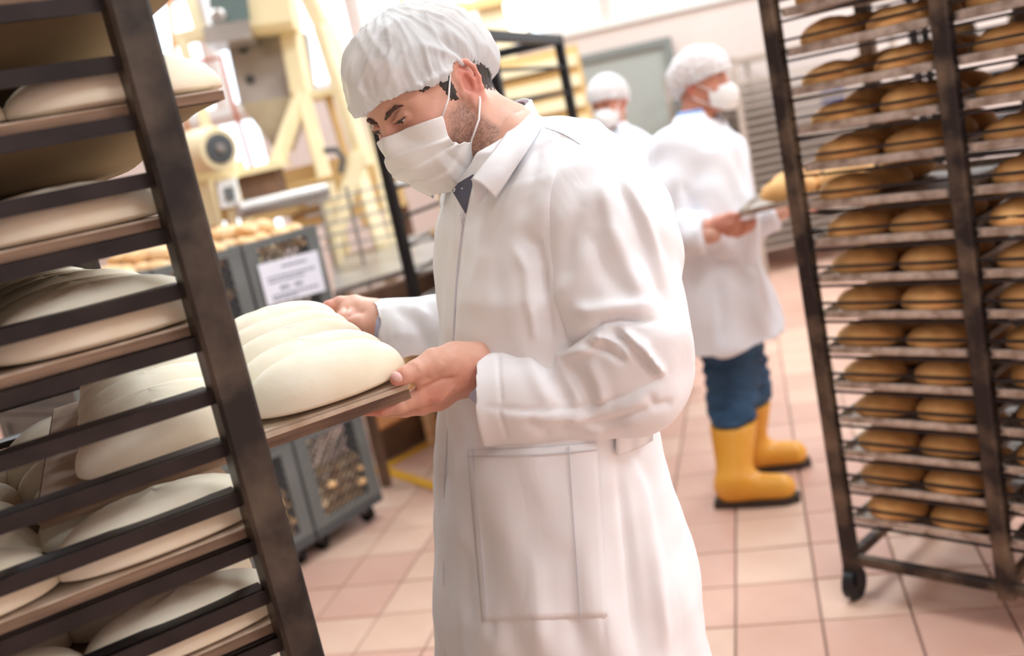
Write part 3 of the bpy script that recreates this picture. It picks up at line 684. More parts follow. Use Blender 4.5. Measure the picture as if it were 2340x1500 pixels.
rown = ['nearest row', 'second row', 'middle row', 'fourth row', 'fifth row', 'farthest row']; coln = ['right end', 'second from the right end', 'third from the right end', 'left end']
for i, j in enumerate(levels):
    z = 1.2985+.1244*j; sag = {3: .062, 4: .066, 5: .05, 2: .03}.get(j, 0); ext = {3: .085, 4: .07}.get(j, -.004)
    r = empty('dough_board', lw(ext, .018, z), LRZ, 'floured wooden proofing board in the dark rack, %s' % ordn[i], 'board', 'dough boards in the dark rack')
    make_board(r, .78, BW-.006, sag)
    for c in range(3 if j > -3 else 2):
        for w_ in range(6):
            if j < -3 and w_ > 1: continue
            o = inst('dough_loaf', dough_me[RNG.randint(4)], None, lw(ext-.100-.236*c+RNG.uniform(-.004, .004), .018+.052+(BW-.11)/5*w_, z+.0115), (0, 0, LRZ+RNG.uniform(-.04, .04)), (1.09, 1.05, (1.22 if j < 2 else .98)*RNG.uniform(.95, 1.04)))
            tag(o, 'raw loaf, dark rack, %s, %s, %s' % (ordn[i], rown[w_], coln[c]), 'dough loaf', 'raw dough loaves in the dark rack')

# -- the board in the worker's hands
TA = P(905, 888, 1.30); TF = P(742, 738, 1.715); tv = (TF-TA)/np.linalg.norm(TF-TA)
nn = np.cross(TA-CAM, P(700, 960.2, 1.3)-CAM); tu = np.cross(nn, tv); tu /= np.linalg.norm(tu); tu = tu if tu[0] > 0 else -tu
tn = np.cross(tu, tv); TW = float(np.linalg.norm(TF-TA))
tb = bpy.data.objects.new('held_dough_board', None); COL.objects.link(tb); tb.empty_display_size = .05
TM = Matrix(((tu[0], tv[0], tn[0], TA[0]), (tu[1], tv[1], tn[1], TA[1]), (tu[2], tv[2], tn[2], TA[2]), (0, 0, 0, 1)))
TM.translation = Vector(TA-tn*.004); tb.matrix_world = TM
tag(tb, 'floured wooden board pulled half out of the rack in the hands of the front worker', 'board')
mb = MB(); mb.box((-.45, 0, -.016), (.016, TW, .004)); mb.build('board', 'peel', tb)
mb = MB(); mb.box((-.447, .003, .004), (.013, TW-.003, .007)).box((-.45, -.0015, -.002), (.016, 0, .0045)).build('floured_cloth', 'flour', tb)
held_me = [blob_mesh('dough', 'dough', .108, .053, .068, 40+s, flat=.22, n=(56, 24), amp=.02, power=2.25) for s in range(3)]
sp = (TW-.096)/4
for c in range(2):
    for w_ in range(5):
        o = bpy.data.objects.new('dough_loaf', held_me[(w_+c) % 3]); COL.objects.link(o)
        loc = TA+tu*(-.080-.212*c+RNG.uniform(-.003, .003)-(.003*w_ if c == 0 else 0))+tv*(.046+sp*w_)+tn*.0045
        Rm = Matrix(((tu[0], tv[0], tn[0]), (tu[1], tv[1], tn[1]), (tu[2], tv[2], tn[2]))).to_4x4(); Rm.translation = Vector(loc)
        o.matrix_world = Rm @ Matrix.Rotation(RNG.uniform(-.05, .05), 4, 'Z')
        o.scale = (1, 1, (1.0, .93, .93, .9, .9)[w_])
        tag(o, 'raw loaf on the held board, %s, %s' % (rown[w_], ['end near his hands', 'end inside the rack'][c]), 'dough loaf', 'raw dough loaves on the held board')

# -- the brown rack of baked bread at the right
RP = P(1838, 560, 2.78); RO = np.array([RP[0], RP[1], 0]); RU, RN = az(138), az(48); RRZ = math.radians(90-138)
RB, RD = .445, .52
rk = empty('bread_rack', RO, RRZ, 'tall brown steel rack with trays of golden baked bread at the right edge', 'rack')
posts(rk, (0, RB, 2*RB), (0, RD), 2.02, .042, 'rrack')
zr = [1.6-.1035*k for k in range(-3, 14)]
for k, z in enumerate(zr):
    for dz in (-.008, .046):
        for y in (0, RD):
            MB().box((.02, y-.004, z+dz-.006), (2*RB-.02, y+.004, z+dz+.001)).build('rail', 'rail', rk)
for z in (2.0, .13):
    for x in (0, RB, 2*RB): xbar(rk, 'crossbar', (x, .02, z), (x, RD-.02, z), .03, .03, 'rrack')
    for y in (0, RD): xbar(rk, 'crossbar', (.02, y, z), (2*RB-.02, y, z), .03, .03, 'rrack')
def rw(x, y, z): return RO+RU*x+RN*y+np.array([0, 0, z])
def tray_parts(r, L, Wd):
    h = .022
    MB().box((.003, .003, 0), (L-.003, Wd-.003, .003)).build('tray_base', 'tray', r)
    n = 6; c = .02; out = []
    for (cx, cy, a0) in ((L-c, Wd-c, 0), (c, Wd-c, 90), (c, c, 180), (L-c, c, 270)):
        for i in range(n+1): a = math.radians(a0+90*i/n); out.append((cx, cy, math.cos(a), math.sin(a)))
    v = []; 
    for (cx, cy, ca, sa) in out:
        for rr_, z in ((c-.005, 0), (c, h), (c+.004, h), (c+.004, h-.004), (c-.001, .0)): v.append((cx+ca*rr_, cy+sa*rr_, z))
    m = len(out); f = [(i*5+k, i*5+k+1, ((i+1) % m)*5+k+1, ((i+1) % m)*5+k) for i in range(m) for k in range(4)]
    MB().add(v, f).build('rim', 'tray', r, True)
bread_me = [blob_mesh('bread', 'bread', .093, .072, .072, 60+s, flat=.5, n=(26, 12), amp=.05, power=2.4, scores=2) for s in range(4)]
nm = ['highest', 'second highest', 'third highest', 'fourth', 'fifth', 'sixth', 'seventh', 'eighth', 'ninth', 'tenth', 'eleventh', 'twelfth', 'thirteenth', 'fourteenth', 'fifteenth', 'sixteenth', 'seventeenth']
protoT = {}
for k, z in enumerate(zr):
    for bay in (0, 1):
        x0 = bay*RB+.026; jx = RNG.uniform(-.004, .004)
        if bay not in protoT:
            r = empty('baking_tray', rw(x0, -.004, z), RRZ); tray_parts(r, RB-.052, RD-.02); protoT[bay] = r
        else: r = copy_tree(protoT[bay]); r.location = Vector(rw(x0+jx, -.004, z))
        tag(r, 'grey metal baking tray in the brown rack, %s bay, %s tray down' % (['left', 'right'][bay], ['top', 'second', 'third'][k] if k < 3 else nm[k]), 'tray', 'baking trays in the brown rack')
        for i in range(2):
            for j in range(3):
                if k == 7 and bay == 0 and i == 1: continue      # the gap
                if j == 2 and k > 13: continue
                w_ = rw(x0+.103+.19*i+RNG.uniform(-.008, .008), .075+.155*j+RNG.uniform(-.008, .008), z+.0035)
                o = inst('bread_loaf', bread_me[RNG.randint(4)], None, w_, (0, 0, RRZ+RNG.uniform(-.12, .12)), (RNG.uniform(.88, .99), 1, RNG.uniform(.9, 1.12)))
                tag(o, 'golden loaf in the brown rack, %s tray down, %s bay, %s row, %s one' % (['top', 'second', 'third'][k] if k < 3 else nm[k], ['left', 'right'][bay], ['front', 'middle', 'back'][j], ['left', 'right'][i]), 'bread loaf', 'baked loaves in the brown rack')

# -- slim black trolley in the middle
MO = P(1110, 70, 3.95); MZ = MO[2]; MA = 20; MRZ = math.radians(90-MA)
mk = empty('black_trolley', (MO[0], MO[1], 0), MRZ, 'slim black shelf trolley standing behind the front worker', 'rack')
ML, MWd = 1.12, .56
for x in (0, ML):
    for y in (0, MWd): MB().bar((x, y, .1), (x, y, MZ), .045, .045, up=(0, 1, 0)).build('post', 'black', mk)
for x in (ML/2,): MB().bar((x, MWd, .1), (x, MWd, MZ), .022, .022, up=(0, 1, 0)).build('rod', 'black', mk)
for y in (0, MWd): xbar(mk, 'crossbar', (0, y, MZ-.02), (ML, y, MZ-.02), .04, .045, 'black')
for x in (0, ML): xbar(mk, 'crossbar', (x, 0, MZ-.02), (x, MWd, MZ-.02), .04, .045, 'black')
for x in (0, ML):
    for y in (0, MWd): MB().lathe((x-.015, y, .05), (1, 0, 0), [(0, .03), (0, .05), (.03, .05), (.03, .03)], 16).box((x-.02, y-.02, .05), (x-.016, y+.02, .1)).box((x+.016, y-.02, .05), (x+.02, y+.02, .1)).build('wheel', 'black', mk)
flat_me = [blob_mesh('flat_bread', 'roll', .14, .09, .045, 80+s, n=(16, 8), amp=.04) for s in range(2)]
for k in range(13):
    z = MZ-.155-.128*k
    for y in (0, MWd): MB().box((.02, y-.008, z-.008), (ML-.02, y+.008, z+.006)).build('rail', 'black', mk)
    MB().box((ML-.012, .02, z-.006), (ML-.002, MWd-.02, z+.004)).build('rail', 'black', mk)
    if k in (3, 5, 6, 7, 8, 9, 10, 11, 12):
        r = empty('wire_tray', Vector((MO[0], MO[1], 0))+Vector(az(MA)*.01+az(MA-90)*.012+np.array([0, 0, z+.0065])), MRZ, 'thin tray on the %s loaded shelf from the top of the slim black trolley' % ['first', 'second', 'third', 'fourth', 'fifth', 'sixth', 'seventh', 'eighth', 'ninth'][[3, 5, 6, 7, 8, 9, 10, 11, 12].index(k)], 'tray', 'trays in the black trolley')
        MB().box((.01, 0, 0), (ML-.03, MWd-.024, .006)).build('tray_base', 'steel', r)
        MB().box((.01, 0, .006), (ML-.03, .006, .02)).box((.01, MWd-.03, .006), (ML-.03, MWd-.024, .02)).build('rim', 'wallw', r)
        for i in range(3):
            for j in range(2):
                w_ = np.array([MO[0], MO[1], z+.013])+az(MA)*(.2+.33*i)+az(MA-90)*(.14+.26*j)
                o = inst('flat_bread', flat_me[RNG.randint(2)], None, w_, (0, 0, MRZ+RNG.uniform(-.1, .1)))
                tag(o, 'pale flat loaf, black trolley, %s tray down, %s row, %s' % (['first', 'second', 'third', 'fourth', 'fifth', 'sixth', 'seventh', 'eighth', 'ninth'][[3, 5, 6, 7, 8, 9, 10, 11, 12].index(k)], ['near', 'far'][j], ['left', 'middle', 'right'][i]), 'bread', 'pale loaves in the black trolley')

# -- pale empty rack near the back wall, another dark rack beyond the bread rack
def plain_rack(name, loc, A, L, Wd, H_, m, n, lab, wbar=.035, rz=None):
    z_ = math.radians(90-A); r = empty(name, (loc[0], loc[1], 0), z_, lab, 'rack')
    for x in (0, L):
        for y in (0, Wd): MB().bar((x, y, .02), (x, y, H_), wbar, wbar, up=(0, 1, 0)).build('post', m, r)
    for y in (0, Wd): xbar(r, 'crossbar', (0, y, H_-.02), (L, y, H_-.02), wbar, wbar, m)
    for x in (0, L): xbar(r, 'crossbar', (x, 0, H_-.02), (x, Wd, H_-.02), wbar, wbar, m)
    for k in range(n):
        z = .2+(H_-.35)*k/n
        for y in (0, Wd): MB().box((.015, y-.01, z), (L-.015, y+.01, z+.02)).build('rail', m, r)
        MB().box((.02, .02, z+.002), (L-.02, Wd-.02, z+.01)).build('shelf', m, r)
    return r
w0 = P(1672, 132, 7.6)
M['beige'] = mat('beige_grey_steel', (188, 174, 162), .5, .2)
plain_rack('pale_rack', w0, 84, 1.3, .5, w0[2], 'beige', 22, 'pale grey empty shelf rack by the back wall, right of the man with the tray', .04)
w1 = P(1560, 165, 8.2); plain_rack('pale_rack', w1, 84, .75, .5, w1[2], 'beige', 20, 'pale grey shelf rack behind the man with the tray, left of the other pale rack', .035)
w2 = P(2085, 60, 4.4)
dk = plain_rack('dark_rack', w2, 120, .9, .5, 1.9, 'black', 15, 'dark rack with shelves of bread beyond the brown bread rack', .04)
for k in range(3, 15):
    for i in range(3):
        z = .2+(1.9-.35)*k/15+.011
        w_ = np.array([w2[0], w2[1], z])+az(120)*(.17+.27*i)+az(30)*.22
        o = inst('bread_loaf', bread_me[i], None, w_, (0, 0, 1), (1, 1, .7)); tag(o, 'dim loaf on the dark rack beyond the brown rack, shelf %s, %s' % (['top', 'second', 'third', 'fourth', 'fifth', 'sixth', 'seventh', 'eighth', 'ninth', 'tenth', 'eleventh', 'twelfth'][14-k]+' down', ['left', 'middle', 'right'][i]), 'bread loaf', 'loaves in the far dark rack')
sg = MB().box((0, -.02, 0), (.2, 0, .42)).build('wall_sign', 'blue', None); pp = onplane(1888, 300, (B1-.005)*EY, EY); sg.location = Vector(pp); sg.rotation_euler = (0, 0, RZ); tag(sg, 'small blue and white sign on the back wall, seen through the bread rack', 'sign')
s2 = MB().box((.09, -.024, .03), (.18, -.02, .2)).build('sign_panel', 'label', sg)
# ------------------------------------------------------------------ front worker
HC = P(983, 230, 1.469)
Rr = np.array([[-.713, .631, -.306], [-.630, -.768, -.115], [-.308, .111, .945]])       # columns: forward, left, up
HF, HL, HU = Rr[:, 0], Rr[:, 1], Rr[:, 2]
def hd(x, y, z): return HC+HF*x+HL*y+HU*z
def tohd(V): v = V-HC; return v@HF, v@HL, v@HU
HA = Rr.T
man = empty('person', (P(1250, 1112, 1.54)[0], P(1250, 1112, 1.54)[1], 0), 0, 'worker in front in white coat, hairnet and face mask, pulling out a board of dough', 'person')
SKIN = np.array(s2l((224, 172, 150)))
def head_field(h, ear=True, s=1.0, C0=HC, A=HA, extra=()):
    def q(x, y, z): return C0+(A[0]*x+A[1]*y+A[2]*z)*s
    ext = [q(*p) for p in ((.14, 0, .0), (-.13, 0, 0), (0, .11, 0), (0, -.11, 0), (0, 0, .13), (.06, 0, -.15), (-.05, 0, -.17))]
    lo, hi = bounds(ext+[p for p in extra], .03*s)
    F = Field(lo, hi, h)
    E = lambda c, r: F.ell(q(*c), np.array(r)*s, A)
    K = lambda a, b, ra, rb=None: F.cap(q(*a), q(*b), ra*s, None if rb is None else rb*s)
    F.u(E((-.018, 0, .030), (.098, .077, .090)))
    F.u(E((.030, 0, .010), (.062, .064, .075)), .03)
    F.u(E((.028, 0, -.040), (.060, .054, .060)), .03)
    for y in (1, -1):
        F.u(K((-.004, .055*y, -.062), (.060, .020*y, -.084), .015, .013), .035)       # jaw
        F.u(E((.052, .044*y, -.026), (.026, .022, .020)), .025)                         # cheek bone
        F.u(K((.080, .014*y, .018), (.066, .050*y, .018), .009, .009), .018)            # brow ridge
    F.u(K((.064, 0, -.080), (.066, 0, -.085), .016), .025)                               # chin
    F.u(K((.055, 0, -.058), (.070, 0, -.064), .020), .03)
    for y in (1, -1): F.cut(E((.094, .031*y, .005), (.014, .017, .012)), .016)
    F.u(K((.087, 0, .010), (.103, 0, -.024), .0062, .0085), .014)
    F.u(E((.099, 0, -.029), (.011, .011, .009)), .008)
    for y in (1, -1):
        F.u(E((.095, .012*y, -.032), (.010, .007, .007)), .008)
        F.u(E((.0775, .031*y, .005), (.0135, .0155, .0125)), .004)                    # lids over the eye
        F.cut(K((.0905, .020*y, .0005), (.0875, .042*y, .0030), .0024), .003)          # slit of the eye
        F.u(K((.0905, .018*y, .0055), (.086, .044*y, .0070), .0024, .002), .003)        # upper lid edge
    F.u(K((.083, -.018, -.062), (.083, .018, -.062), .006), .008)
    F.u(K((.080, -.015, -.071), (.080, .015, -.071), .007), .008)
    if ear:
        for y in (1, -1):
            ex, ez = -.006, -.004
            def e(u, w, o): return (ex-u*.97+w*.10, y*(.0745+o+u*.35), ez+w)               # u: backwards, w: up, o: outwards
            F.u(K(e(.004, .020, -.006), e(.002, -.022, -.006), .0085, .007), .010)
            F.u(E(e(.010, .004, -.001), (.015, .004, .026)), .006)                          # plate
            F.cut(E(e(.004, .001, .006), (.0085, .006, .012)), .004)                        # concha
            F.cut(E(e(.010, .016, .0055), (.005, .004, .009)), .004)
            pts = [(-.002, .006, .001), (-.005, .020, .002), (.000, .031, .003), (.010, .035, .004), (.020, .030, .005), (.025, .018, .005), (.024, .002, .004), (.019, -.012, .003), (.012, -.022, .002)]
            for a, b in zip(pts[:-1], pts[1:]): F.u(K(e(*a), e(*b), .0036, .0036), .0035)
            pts = [(.006, .022, .003), (.014, .014, .004), (.015, .002, .004), (.011, -.010, .003)]
            for a, b in zip(pts[:-1], pts[1:]): F.u(K(e(*a), e(*b), .003, .003), .004)
            F.u(E(e(.006, -.025, .0), (.0095, .0048, .0105)), .006)
            F.u(E(e(-.007, -.006, .001), (.005, .004, .007)), .004)
    return F, q
F, hq = head_field(.0021, extra=[P(1165, 330, 1.51), P(1165, 330, 1.43), P(1085, 400, 1.45)])
import copy as _cp
HEADF = _cp.copy(F); HEADF.D = F.D.copy()
F.u(F.cap(hd(-.035, .0, -.05), P(1165, 330, 1.47), .056, .060), .035)
F.u(F.cap(hd(-.022, .046, -.050), P(1140, 370, 1.41), .011, .012), .03)
F.u(F.cap(hd(.028, 0, -.080), P(1100, 392, 1.485), .022, .028), .03)
V, Fq = nets(F); V = relax(V, Fq, 1, .4)
x, y, z = tohd(V)
tint = np.tile(SKIN, (len(V), 1))
def blend(t, w, rgb): w = np.clip(w, 0, 1)[:, None]; return t*(1-w)+w*np.array(s2l(rgb))
earw = np.exp(-(((x+.016)/.02)**2+((np.abs(y)-.085)/.014)**2+((z+.0)/.034)**2)**2)
tint = blend(tint, earw*.6, (222, 122, 112))
tint = blend(tint, .30*np.exp(-(((x-.075)/.03)**2+((z+.022)/.018)**2)), (204, 120, 104))
tint = blend(tint, .5*np.exp(-(((x-.085)/.014)**2+((np.abs(y)-.031)/.020)**2+((z-.006)/.010)**2)), (176, 120, 104))
beard = np.clip((.055-x)/.02, 0, 1)*np.clip((x+.004)/.012, 0, 1)*np.clip((-.012-z)/.014, 0, 1)+np.clip((-.045-z)/.02, 0, 1)*np.clip((x+.006)/.016, 0, 1)*np.clip((z+.135)/.02, 0, 1)
nz = np.random.RandomState(2).uniform(.55, 1.35, len(V))
tint = blend(tint, np.clip(beard, 0, 1)*.6*nz, (104, 78, 68))
headV, headF, headT = V, Fq, tint

# hands : skinned chains in signed distance form
def hand_field(pts, h=.0016):
    lo, hi = bounds([p for ch_ in pts for p, r in ch_], .03); return Field(lo, hi, h)
def chains(F, chs, k=.008, kk=.012):
    for ch_ in chs:
        sub = None
        for (a, ra), (b, rb) in zip(ch_[:-1], ch_[1:]):
            d = F.cap(a, b, ra, rb); sub = d if sub is None else smin(sub, d, .004)
        F.u(sub, kk)
    return F
# near (left) hand
wr = (P(1150, 840, 1.375), .030); w1 = (P(1088, 842, 1.362), .029); w1b = (P(1090, 855, 1.375), .027)
pm = P(1030, 862, 1.355)
lh = [
    [wr, w1], [wr, w1b],
    [w1, (P(1050, 850, 1.350), .028), (P(1000, 884, 1.342), .021)],
    [w1b, (P(1046, 872, 1.372), .024), (P(1002, 905, 1.372), .018)],
    [w1b, (P(1040, 866, 1.392), .022), (P(1000, 898, 1.402), .017)],
    [(P(1030, 850, 1.345), .02), (P(985, 862, 1.325), .012), (P(962, 874, 1.312), .008)],
    [w1, (P(1030, 824, 1.335), .0225), (P(992, 826, 1.318), .0175), (P(950, 846, 1.302), .0130), (P(926, 858, 1.297), .0118), (P(908, 866, 1.294), .0098)],
    [(P(1000, 884, 1.340), .019), (P(958, 908, 1.326), .0135), (P(915, 926, 1.318), .0110), (P(874, 936, 1.318), .0092), (P(834, 940, 1.320), .0068)],
    [(P(1002, 908, 1.370), .017), (P(966, 928, 1.352), .0125), (P(925, 936, 1.352), .0105), (P(885, 938, 1.360), .0090), (P(852, 938, 1.366), .0070)],
    [(P(1000, 902, 1.395), .015), (P(950, 918, 1.392), .0115), (P(905, 926, 1.396), .0098), (P(870, 928, 1.402), .0085), (P(842, 926, 1.408), .0068)],
    [(P(1000, 892, 1.410), .013), (P(955, 906, 1.425), .0098), (P(915, 912, 1.436), .0085), (P(888, 912, 1.442), .0075), (P(864, 910, 1.448), .0060)],
]
FH = hand_field(lh); chains(FH, lh)
FH.u(FH.cap(P(1048, 806, 1.345), P(1090, 812, 1.352), .010, .012), .02)
FH.cut(FH.ell(P(903, 861, 1.283), (.0075, .006, .0062)), .003)
hV, hF = nets(FH); hV = relax(hV, hF, 1, .4); hN = normals(hV, hF)
hV = folds(hV, hN, [([(1045, 862), (1010, 868), (975, 885), (948, 893)], 5, -.0035), ([(1012, 826), (1000, 850), (985, 868)], 9, .0015), ([(1048, 835), (1010, 905)], 7, .0016), ([(1078, 812), (1083, 850), (1078, 884)], 3, -.0012), ([(1088, 812), (1092, 850), (1088, 884)], 3, -.001), ([(948, 832), (958, 858)], 3, -.001), ([(940, 830), (950, 858)], 3, -.0008), ([(985, 912), (975, 938)], 4, -.0012), ([(1040, 880), (1000, 925)], 6, .002), ([(925, 914), (930, 936)], 3, -.0008)])
q = Q(hV)[:, :2]
ht_ = np.tile(SKIN, (len(hV), 1))
def pxspot(q, cx, cy, r): return np.exp(-(((q[:, 0]-cx)**2+(q[:, 1]-cy)**2)/r**2))
for cx, cy, r, w in ((900, 862, 26, .5), (990, 905, 40, .35), (850, 938, 40, .5), (1060, 870, 40, .3), (1095, 850, 30, .3)): ht_ = blend(ht_, w*pxspot(q, cx, cy, r), (206, 104, 88))
ht_ = blend(ht_, .5*pxspot(q, 1020, 820, 40), (222, 176, 152))
# far (right) hand
wf = (P(905, 735, 1.76), .031)
rh = [
    [wf, (P(862, 722, 1.745), .027)], [wf, (P(862, 738, 1.735), .025)],
    [(P(862, 722, 1.745), .026), (P(826, 712, 1.74), .022), (P(800, 712, 1.742), .018)],
    [(P(858, 738, 1.735), .025), (P(822, 742, 1.72), .020), (P(790, 730, 1.715), .016)],
    [(P(850, 712, 1.752), .020), (P(812, 696, 1.756), .0165), (P(778, 694, 1.755), .0130), (P(752, 702, 1.748), .0115), (P(734, 714, 1.742), .0095)],
    [(P(800, 716, 1.745), .016), (P(770, 732, 1.765), .0115), (P(735, 746, 1.775), .0095), (P(700, 754, 1.775), .0075)],
    [(P(796, 724, 1.735), .016), (P(762, 744, 1.740), .0115), (P(728, 758, 1.742), .0098), (P(694, 766, 1.742), .0075)],
    [(P(792, 732, 1.722), .015), (P(756, 754, 1.715), .0110), (P(722, 768, 1.712), .0092), (P(692, 776, 1.712), .0072)],
    [(P(790, 738, 1.710), .013), (P(760, 760, 1.695), .0095), (P(732, 772, 1.685), .0082), (P(708, 780, 1.682), .0064)],
]
FR = hand_field(rh, .002); chains(FR, rh)
rV, rF = nets(FR); rV = relax(rV, rF, 1, .4); rN = normals(rV, rF)
rV = folds(rV, rN, [([(795, 700), (785, 715), (778, 728)], 4, -.003), ([(790, 728), (810, 716), (835, 712)], 5, -.0022)])
q = Q(rV)[:, :2]; rt = np.tile(SKIN, (len(rV), 1))
for cx, cy, r, w in ((745, 700, 25, .5), (790, 745, 25, .35), (840, 690, 24, -.0)): rt = blend(rt, w*pxspot(q, cx, cy, r), (206, 104, 88))
# trunk, arms and legs of the body under the clothes (coarser grid)
def V2(a): return np.asarray(a)
SL, SR = P(1385, 462, 1.335), P(1125, 470, 1.60)
EL, WL = P(1468, 862, 1.31), P(1130, 868, 1.375)
ER, WRr = P(1150, 760, 1.80), P(905, 735, 1.76)
PEL = P(1255, 1130, 1.55)
KN = [PEL+np.array([.02, -.10, -.44]), PEL+np.array([-.04, .12, -.44])]
AN = [np.array([PEL[0]+.06, PEL[1]-.12, .09]), np.array([PEL[0]-.06, PEL[1]+.14, .09])]
lo, hi = bounds([SL, SR, EL, ER, WL, WRr, AN[0], AN[1], P(1165, 330, 1.47)], .16)
FB = Field((lo[0], lo[1], -.01), hi, .013)
NB = P(1165, 325, 1.47)
FB.u(FB.cap(NB, P(1220, 470, 1.47), .050, .072)); FB.u(FB.cap(P(1230, 500, 1.47), P(1245, 900, 1.50), .085, .10), .05); FB.u(FB.cap(P(1245, 900, 1.50), PEL, .11, .13), .05)
for a, b, c in ((SL, EL, WL), (SR, ER, WRr)):
    FB.u(FB.cap(NB+(a-NB)*.25, a, .05, .05), .05); FB.u(FB.cap(a, b, .050, .042), .04); FB.u(FB.cap(b, c, .040, .026), .02)
for kn, an in zip(KN, AN):
    FB.u(FB.cap(PEL+(kn-PEL)*.15, kn, .085, .058), .05); FB.u(FB.cap(kn, an, .055, .036), .03); FB.u(FB.cap(an, an+np.array([-.12, -.03, -.04]), .036, .03), .02)
bV, bF = nets(FB); bt = np.tile(SKIN, (len(bV), 1))
off = 0; VV, FF, TT = [], [], []
for v, f, t in ((headV, headF, headT), (hV, hF, ht_), (rV, rF, rt), (bV, bF, bt)):
    VV.append(v); FF.append(f+off); TT.append(t); off += len(v)
smesh('body', np.vstack(VV), np.vstack(FF), 'skin', man, np.vstack(TT))
# thumbnail, eyes, brows
def sph(mb, c, r, n=16):
    c = np.asarray(c); ax_ = (0, 0, 1); prof = [(-math.cos(math.pi*i/n), math.sin(math.pi*i/n)) for i in range(n+1)]
    r = np.array(r if hasattr(r, '__len__') else (r, r, r)); vs = [c+r*np.array([b*math.cos(6.2832*k/n), b*math.sin(6.2832*k/n), a]) for a, b in prof for k in range(n)]
    return mb.add(vs, [(i*n+k, i*n+(k+1) % n, (i+1)*n+(k+1) % n, (i+1)*n+k) for i in range(n) for k in range(n)])
FN = Field(*bounds([P(905, 862, 1.286)], .014), .0007); FN.u(FN.ell(P(907, 862, 1.2865), (.0085, .004, .0062), np.array([RI*.85+UI*-.5, -FW, UI*.85+RI*.5])));
M['nail'] = mat('nail', (236, 190, 182), .3)
v, f = nets(FN); smesh('thumbnail', v, f, 'nail', man)
for y in (1, -1):
    ey = wbuild(sph(MB(), hd(.0772, .031*y, .004), .0122, 20), 'eye', 'eye', man, 'all')
    mb = sph(MB(), hd(.0772, .031*y, .004)+(HF*.93-HU*.34+HL*0.05)*.0078, .0052, 12); ii = mb.build('iris', 'iris', ey, 'all')
    ii.data.transform(Matrix.Translation(-Vector(rootloc(man))))
def strip_sdf(name, pts, rs, m, h, k=.004, seed=1, amp=0., fq_=40):
    lo, hi = bounds(pts, max(rs)+.012); G = Field(lo, hi, h)
    for (a, ra), (b, rb) in zip(list(zip(pts, rs))[:-1], list(zip(pts, rs))[1:]): G.u(G.cap(a, b, ra, rb), k)
    v, f = nets(G); v = relax(v, f, 1, .4)
    if amp: v = v+normals(v, f)*(wob(v, fq_, seed)*amp)[:, None]
    return smesh(name, v, f, m, man)
for y in (1, -1):
    strip_sdf('eyebrow', [hd(.0955, .012*y, .0135), hd(.0945, .022*y, .0180), hd(.088, .036*y, .0215), hd(.077, .050*y, .0175)], [.0018, .0027, .0024, .0008], 'brow', .001)
    strip_sdf('eyelashes', [hd(.0925, .020*y, .002), hd(.0915, .031*y, .0015), hd(.0875, .043*y, .004)], [.0006, .001, .0008], 'hair', .0005)
# hair: an offset shell of the skull, seen at the temple and the nape
FHR, _ = head_field(.0026, ear=False, extra=[P(1165, 330, 1.51)])
FHR.u(FHR.cap(hd(-.035, .0, -.05), P(1165, 330, 1.47), .054, .056), .035)
FHR.D = FHR.D-.0016
x_, y_, z_ = [(FHR.X-HC[0])*a[0]+(FHR.Y-HC[1])*a[1]+(FHR.Z-HC[2])*a[2] for a in (HF, HL, HU)]
reg = np.maximum(np.maximum(x_-.058, -z_+.020), 0*x_-1)                                # above the brows
jag = .0025*np.sin(x_*900)*np.sin(z_*700)
side = np.maximum(np.maximum(x_-.026-(z_)*.25, -(x_-.008)), -(z_+.016)+(x_-.01)*.5)+jag                        # sideburn
nape = np.maximum(x_+.036+np.maximum(0, -z_-.02)*.35, -(z_+.070+(-(x_+.03))*.05))+jag
reg = np.minimum(np.minimum(reg, side), nape)
FHR.D = np.maximum(FHR.D, reg); v, f = nets(FHR); v = relax(v, f, 2, .4); v = v+normals(v, f)*(wob(v, 230, 3)*.0006)[:, None]
smesh('hair', v, f, 'hair', man)

# hairnet
lo, hi = bounds([hd(.15, 0, .0), hd(-.17, 0, -.02), hd(0, .13, .05), hd(0, -.13, .05), hd(0, 0, .16)], .01)
FNt = Field(lo, hi, .003)
A_ = HA
FNt.u(FNt.ell(hd(.000, 0, .046), (.106, .088, .094), A_))
FNt.u(FNt.ell(hd(.036, 0, .046), (.072, .072, .072), A_), .03)
FNt.u(FNt.ell(hd(-.098, .0, .020), (.046, .062, .046), A_), .04)
FNt.u(FNt.ell(hd(-.060, .0, .060), (.060, .070, .056), A_), .04)
x_, y_, z_ = [(FNt.X-HC[0])*a[0]+(FNt.Y-HC[1])*a[1]+(FNt.Z-HC[2])*a[2] for a in (HF, HL, HU)]
hem = np.interp(x_.ravel(), [-.17, -.10, -.06, -.03, -.005, .02, .05, .085, .12], [-.030, -.030, -.012, .018, .030, .018, .022, .034, .034]).reshape(x_.shape)
FNt.D = np.maximum(FNt.D, -(z_-hem)); 
inner = FNt.ell(hd(-.006, 0, .010), (.100, .0815, .13), A_); FNt.D = np.maximum(FNt.D, -np.maximum(inner, z_-hem-.02))
v, f = nets(FNt); v = relax(v, f, 2, .5); n = normals(v, f)
x, y, z = tohd(v)
fw_ = np.clip((z-np.interp(x, [-.17, -.06, -.03, .02, .12], [-.035, -.012, .02, .018, .034]))/.05, 0, 1)
th = np.arctan2(y, x+.01); ph = np.arctan2(z-.03, np.hypot(x, y))
def ridged(t): return 1-2*np.abs(np.sin(t))
w1_ = 1.1*np.sin(ph*3+th*2)+.7*np.sin(th*5+1.3)
fo = ridged(th*11+w1_*1.6)*.6+ridged(th*19+2.2*w1_+ph*2)*.4+ridged(th*31+3*w1_)*.22
dsp = fo*(.0026*(1-fw_*.45))+wob(v, 14, 8)*.0016+ridged(x*70+z*55+2*w1_)*.0009*fw_
